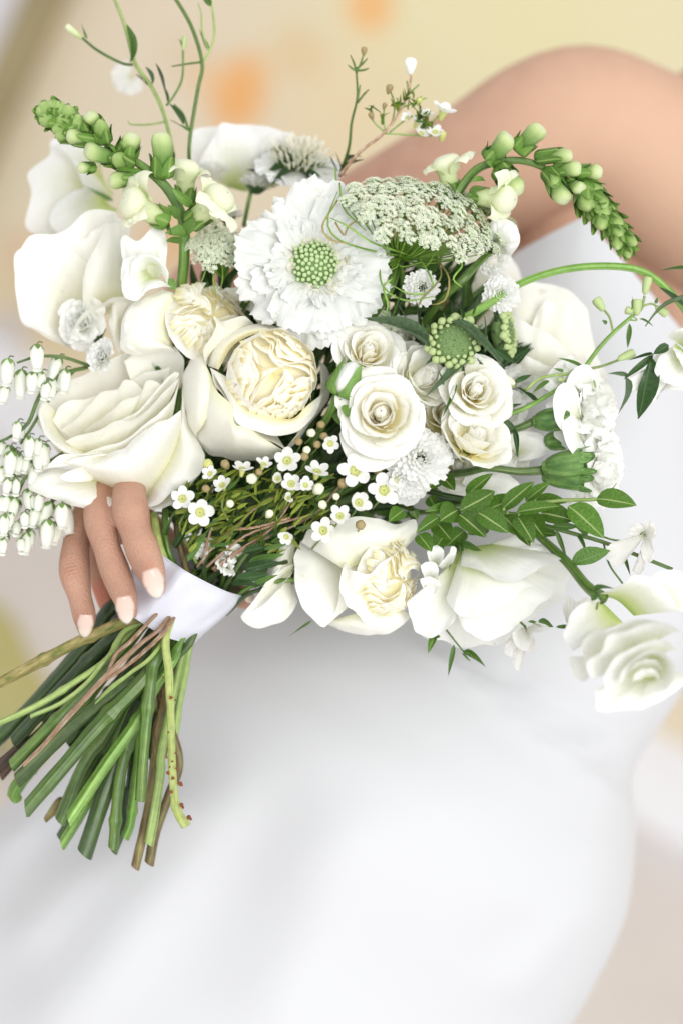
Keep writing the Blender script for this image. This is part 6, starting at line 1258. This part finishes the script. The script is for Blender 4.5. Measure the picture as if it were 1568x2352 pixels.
for k, (b, r_) in enumerate((([(1500, 1000, .02), (1640, 1100, .02)], [(1390, 930, .0), (1420, 880, -.002), (1560, 820, -.004), (1700, 800, .0), (1800, 900, .0), (1760, 1150, .0), (1560, 1210, -.002), (1450, 1100, -.004)]), ([(1480, 1000, .01), (1650, 1150, .014)], [(1430, 1060, -.008), (1250, 1140, -.010), (1180, 1210, -.010), (1110, 1330, -.010), (960, 1390, -.010), (920, 1470, -.010), (980, 1540, -.010), (1110, 1580, -.010), (1180, 1650, -.010), (1260, 1650, -.010), (1310, 1560, -.010), (1480, 1540, -.010), (1700, 1560, -.008)]),
                             ([(1500, 1100, .006), (1650, 1200, .008)], [(1430, 1080, -.014), (1300, 1150, -.016), (1240, 1300, -.017), (1290, 1420, -.017), (1420, 1480, -.017), (1600, 1490, -.014)]), ([(1560, 1100, .0), (1680, 1200, .0)], [(1440, 1040, -.016), (1500, 1180, -.020), (1580, 1300, -.020), (1720, 1340, -.016)]))):
    span(s2, b, r_, m=mq, bulge=.008, seed=100+k, mat=PL, ruf=.0018, nt=33)
for a, b, w_ in (((1230, 1130), (880, 1420), 14), ((900, 1380), (815, 1820), 18), ((1190, 1140), (1050, 1870), 22), ((940, 1390), (700, 1350), 12), ((1400, 1020), (1220, 1130), 22), ((1220, 1130), (930, 1200), 6)): leaf(s2, mq((*a, -.012)), mq((*b, -.016)), w_, LD if a[0] > 1000 else LG, 'lance', normal=(.6, .3, .8))
s3 = thing('blade_leaf', 'dark narrow leaf reaching in from the frame edge over the stalk', 'leaf', W(1568, 690, -.02))
tube(s3, 'midrib', [mq((1130, 810, -.02)), mq((1250, 650, -.02)), mq((1380, 540, -.02)), mq((1560, 470, -.02)), mq((1700, 440, -.02))], [1, 3, 5, 5.5, 5], S_dark, 6)
leaf(s3, mq((1700, 700, -.014)), mq((1295, 360, -.014)), 14, LD); leaf(s3, mq((1700, 160, -.01)), mq((1310, 168, -.01)), 8, LM)
# lower right spray
s4 = thing('delphinium_spray', 'thin stemmed spray of pale papery florets hanging in front of the white skirt', 'spray', W(*zb(820, 850)))
tube(s4, 'stem', [zb(700, 820, .0), zb(830, 852, -.012), zb(1000, 900, -.016), zb(1170, 950, -.016), zb(1510, 1085, -.016)], [6, 5.5, 5, 5, 4.5], S_mid)
for p in ([(1150, 950), (1180, 1060), (1250, 1160)], [(1150, 915), (1200, 930), (1290, 940)], [(900, 870), (930, 960), (960, 1040)], [(1280, 930), (1340, 900), (1380, 860)]): tube(s4, 'stem', [zb(*q, -.014) for q in p], [2.6]*3, S_mid, 6)
for a, b, w_ in (((900, 880), (955, 1020), 11), ((1010, 905), (1062, 1015), 12), ((1138, 975), (975, 1070), 24), ((1230, 970), (1290, 1120), 11), ((880, 855), (1020, 860), 18), ((1060, 910), (1000, 860), 12)): leaf(s4, zb(*a, -.016), zb(*b, -.02), w_, LM, 'lance')
PV = petal_mat('papery petal', [(0, (.60, .66, .34)), (.15, (.84, .84, .78)), (1, (.89, .88, .86))], trans=.35)
def papery(T, c, rim_list, seed):
    for k, r_ in enumerate(rim_list): span(T, [(c[0], c[1], -.010), (c[0]+3, c[1]+3, -.010)], [(*p, -.018-.002*k) for p in r_], bulge=.004, seed=seed+k, mat=PV, ruf=.0014, name='floret_petal')
papery(s4, (1478, 1225), ([(1450, 1240), (1440, 1215), (1465, 1200), (1480, 1210)], [(1475, 1205), (1495, 1198), (1505, 1225), (1495, 1245)], [(1495, 1240), (1500, 1280), (1480, 1290), (1468, 1260)], [(1465, 1290), (1452, 1310), (1468, 1320), (1480, 1300)], [(1440, 1235), (1400, 1250), (1390, 1280), (1420, 1300), (1450, 1270)]), 200)
s5 = thing('delphinium_floret', 'papery white floret dangling below the sideways lisianthus', 'floret', W(1200, 1480, -.01))
papery(s5, (1205, 1440), ([(1180, 1450), (1160, 1480), (1158, 1500), (1180, 1510)], [(1180, 1500), (1178, 1530), (1190, 1542), (1200, 1520), (1205, 1490)], [(1200, 1490), (1225, 1500), (1228, 1475), (1220, 1455)], [(1215, 1455), (1250, 1450), (1258, 1438), (1230, 1428)], [(1190, 1440), (1175, 1460), (1190, 1490), (1215, 1490), (1225, 1450)]), 210)
tube(s5, 'stem', [(1165, 1400, .0), (1190, 1425, -.008), (1206, 1440, -.012)], [3, 3, 3], S_mid, 6)
for a, b, w_ in (((1165, 1438), (1185, 1432), 10), ((1210, 1428), (1256, 1446), 8)): leaf(s5, (*a, -.02), (*b, -.022), w_, LS)
s6 = thing('delphinium_floret', 'papery white floret with green dots beside the drooping lisianthus', 'floret', W(1300, 1400, -.01))
papery(s6, (1300, 1432), ([(1320, 1385), (1350, 1370), (1368, 1390), (1365, 1410), (1340, 1430)], [(1290, 1400), (1300, 1370), (1320, 1380), (1330, 1400)], [(1330, 1430), (1350, 1450), (1330, 1475), (1310, 1460)]), 220)
for a, b, w_ in (((1275, 1440), (1325, 1438), 8), ((1290, 1440), (1318, 1470), 8), ((1235, 1425), (1270, 1440), 14)): leaf(s6, (*a, -.014), (*b, -.018), w_, LM)
s7 = thing('leaf_tips', 'loose small dark leaves poking out beneath the sideways lisianthus', 'leaves', W(1030, 1470, .0))
for a, b, w_ in (((1000, 1455), (982, 1502), 18), ((1042, 1480), (1028, 1554), 12), ((1062, 1495), (1114, 1532), 18), ((1060, 1500), (1080, 1520), 4), ((1010, 1462), (985, 1470), 8)): leaf(s7, (*a, -.004), (*b, -.008), w_, LB if w_ == 18 else LM)
tube(s7, 'twig', [(1000, 1400, .01), (1020, 1440, .0), (1050, 1480, -.003), (1064, 1497, -.004)], [3, 2.5, 2, 2], S_mid, 5)
s8 = thing('grass_blade', 'single green leaf tip hanging under the low garden rose', 'leaf', W(715, 1425, .0)); leaf(s8, (716, 1425, .0), (663, 1462, -.006), 8, LM, 'lance')
# hydrangea like florets between the two low blooms
s9 = thing('white_florets', 'cluster of small rounded white florets between the low garden rose and the sideways lisianthus', 'flower', W(1000, 1320, .0))
for k, r_ in enumerate(([(985, 1290), (980, 1265), (1000, 1252), (1018, 1265), (1015, 1295)], [(975, 1330), (965, 1300), (985, 1290), (1005, 1300), (1005, 1330)], [(1005, 1300), (1030, 1270), (1035, 1255), (1048, 1262), (1040, 1290)], [(970, 1350), (965, 1330), (990, 1325), (1010, 1340), (1000, 1365)])):
    span(s9, [(r_[0][0]+12, r_[0][1]+8, .0), (r_[0][0]+16, r_[0][1]+10, .0)], [(*p, -.016) for p in r_], bulge=.005, seed=230+k, mat=PW, ruf=.001)
s9b = thing('hanging_petals', 'loose white petals between the carnation stems and the spray roses', 'petals', W(1170, 1040, .0))
for k, r_ in enumerate(([(1160, 1020), (1170, 1000), (1210, 990), (1245, 1000), (1262, 1030), (1240, 1050), (1190, 1060)], [(1150, 1030), (1145, 1060), (1175, 1080), (1190, 1050)], [(1170, 1060), (1190, 1085), (1210, 1080), (1215, 1050)], [(1060, 1110), (1080, 1080), (1140, 1080), (1190, 1110), (1180, 1150), (1120, 1160)])):
    span(s9b, [(r_[0][0]+22, r_[0][1]+18, .01), (r_[0][0]+30, r_[0][1]+20, .01)], [(*p, .0) for p in r_], bulge=.006, seed=240+k, mat=PW, ruf=.0016)
# upper left thin sprigs
h2 = lambda x, y, d=.02: (x*.5, y*.5, d)
t1 = thing('airy_sprig', 'thin airy sprig with one pale pointed bud on a curved side shoot', 'sprig', W(*h2(775, 640)))
tube(t1, 'stem', [h2(800, 720, .03), h2(772, 590), h2(742, 490), h2(692, 390), h2(622, 290), h2(572, 110), h2(525, -10), h2(500, -90)], [4.5, 4.2, 4.5, 4.5, 4.5, 4, 3.5, 3], S_light, 8)
tube(t1, 'stem', [h2(612, 297), h2(560, 290), h2(450, 232), h2(380, 175)], [3.5, 3.5, 3.5, 3], S_mid, 6)
tube(t1, 'stem', [h2(765, 485), h2(800, 440), h2(838, 360), h2(842, 230)], [3, 3, 3, 2.5], S_mid, 6)
tube(t1, 'tendril', [h2(765, 558), h2(680, 572), h2(600, 570), h2(590, 550)], [2.8, 2.4, 2, 1.2], S_light, 5)
seedbud(t1, h2(380, 178), h2(305, 118), 17, PB); seedbud(t1, h2(843, 235), h2(850, 165), 13, PBG2)
for a, b, w_, m_ in (((598, 290), (583, 110), 13, LM), ((772, 478), (718, 292), 16, LD), ((845, 575), (775, 475), 17, LD), ((400, 180), (375, 105), 9, LM), ((700, 390), (668, 305), 8, LG), ((680, 395), (625, 340), 7, LG), ((835, 215), (820, 175), 4, LM)): leaf(t1, h2(*a), h2(*b), w_, m_, 'lance', normal=(.5, .2, .8))
t2 = thing('airy_sprig', 'thin airy sprig forking into two shoots that leave the top of the frame', 'sprig', W(*h2(870, 690)))
tube(t2, 'stem', [h2(872, 760, .03), h2(870, 690), h2(880, 590), h2(912, 400), h2(930, 290), h2(882, 125), h2(805, -10), h2(760, -80)], [4.5, 4.5, 4.5, 4.5, 4.5, 4.5, 4.5, 4], S_mid, 8)
tube(t2, 'stem', [h2(930, 290), h2(965, 230), h2(985, 150), h2(975, 30), h2(960, -60)], [3, 3, 3, 2.6, 2], S_light, 6); tube(t2, 'stem', [h2(960, 235), h2(930, 150), h2(925, 60), h2(910, 15)], [2.4, 2.2, 2, 1.2], S_light, 5)
tube(t2, 'tendril', [h2(920, 285), h2(860, 293), h2(790, 305)], [3, 2.6, 1.5], S_mid, 5); tube(t2, 'stem', [h2(868, 600), h2(840, 520), h2(800, 480)], [3.6, 3, 2], S_mid, 6)
for a, b, w_, m_ in (((962, 235), (915, 130), 13, LM), ((970, 30), (930, -15), 14, LM), ((865, 600), (780, 550), 10, LM)): leaf(t2, h2(*a), h2(*b), w_, m_, 'lance')
t3 = flower('stray_floret', 'blurred pale floret floating behind the airy sprigs', 'floret', 303, 175, .09, (-.2, .1, .9))
for k in range(3):
    P = petal_grid(.011, .006, 20, 5, 20, r0=.001, rcf=3, ruf=.002, seed=300+k); obj('petal', grid(rotz(P, 150+k*65)), t3, PV)

# ------------------------------------------------------------------ foliage inside the bunch
FM = bpy.data.objects.new('inner_foliage', None)
mb = MB(); lv = LV['lance'][0]; lp_ = np.array([v.co[:] for v in lv.vertices]); lf = [tuple(p.vertices) for p in lv.polygons]; luv = [(0, 0)]*len(lp_)
uvs = np.zeros((9, 5, 2)); uvs[..., 0] = np.linspace(0, 1, 5)[None]; uvs[..., 1] = np.linspace(0, 1, 9)[:, None]; luv = uvs.reshape(-1, 2)
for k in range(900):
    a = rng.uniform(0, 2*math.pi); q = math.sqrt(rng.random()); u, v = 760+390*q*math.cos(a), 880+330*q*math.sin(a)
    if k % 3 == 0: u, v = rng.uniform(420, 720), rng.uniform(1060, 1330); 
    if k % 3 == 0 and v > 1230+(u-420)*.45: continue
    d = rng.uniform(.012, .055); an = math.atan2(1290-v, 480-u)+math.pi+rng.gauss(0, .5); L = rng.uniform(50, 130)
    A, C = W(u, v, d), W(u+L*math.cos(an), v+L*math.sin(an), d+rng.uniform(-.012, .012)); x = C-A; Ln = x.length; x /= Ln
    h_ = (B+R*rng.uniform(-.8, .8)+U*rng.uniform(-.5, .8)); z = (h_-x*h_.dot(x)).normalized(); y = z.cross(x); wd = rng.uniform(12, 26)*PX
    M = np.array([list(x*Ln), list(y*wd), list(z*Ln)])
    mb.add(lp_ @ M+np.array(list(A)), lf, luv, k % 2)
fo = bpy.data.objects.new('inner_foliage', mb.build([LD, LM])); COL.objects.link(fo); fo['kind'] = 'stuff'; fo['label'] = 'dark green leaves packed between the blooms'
bs_ = MB()
for k in range(70):
    u, v = rng.uniform(480, 1150), rng.uniform(560, 1250); a = (480+rng.uniform(-50, 70), 1290+rng.uniform(-50, 60), rng.uniform(.0, .03))
    v_, f_, uv_ = tubegeo([V3(a), W((u+a[0])/2+rng.uniform(-30, 30), (v+a[1])/2, .03), W(u, v, rng.uniform(.02, .05))], rng.uniform(4, 10)*PX, 7, 12, False); bs_.add(v_, f_, uv_, k % 3)
so = bpy.data.objects.new('inner_stems', bs_.build([S_mid, S_dark, S_grey])); COL.objects.link(so); so['kind'] = 'stuff'; so['label'] = 'stems running together inside the bouquet'
ct = thing('stem_neck', 'stems and narrow leaves fanning out just above the ribbon', 'stems', W(450, 1290, .0))
for k, (pts, w_, m_) in enumerate((([(440, 1400), (375, 1280), (352, 1180)], 17, S_yel), ([(460, 1400), (420, 1280), (405, 1200)], 12, S_brown), ([(450, 1400), (385, 1260), (380, 1170)], 12, S_mid), ([(500, 1400), (530, 1290), (640, 1240)], 9, S_mid), ([(500, 1400), (560, 1320), (660, 1290)], 8, S_dark), ([(510, 1400), (580, 1345), (690, 1330)], 9, S_mid), ([(480, 1400), (470, 1290), (520, 1200)], 9, S_dark), ([(490, 1400), (540, 1310), (640, 1180)], 8, S_grey), ([(520, 1410), (575, 1362), (640, 1345)], 8, S_dark))):
    tube(ct, 'stem', [(*pts[0], .01), (*pts[1], -.008), (*pts[2], .0)], w_*.62, m_, 8)
for a, b, w_ in (((560, 1270), (650, 1250), 20), ((540, 1330), (620, 1318), 22), ((530, 1345), (610, 1350), 20), ((560, 1310), (640, 1290), 18), ((400, 1260), (440, 1200), 18), ((430, 1290), (470, 1230), 14), ((380, 1230), (400, 1180), 16), ((440, 1270), (480, 1215), 12), ((580, 1350), (640, 1320), 16), ((570, 1290), (655, 1272), 16)): leaf(ct, (*a, -.014), (*b, -.018), w_, LD if w_ > 17 else LM)
for k in range(14):
    u, v = (rng.uniform(455, 500), rng.uniform(1240, 1280)) if k < 6 else (rng.uniform(505, 545), rng.uniform(1255, 1310))
    P = petal_grid(.006, .004, 30, 20, 20, r0=.0, rcf=2, ruf=.002, rip=.001, seed=400+k); M = facing(rng.uniform(-.6, .6), rng.uniform(-.6, .6), .7, k*70).to_4x4(); M.translation = W(u, v, -.010)
    obj('petal', grid(P), ct, PW, ct.matrix_world.inverted() @ M)
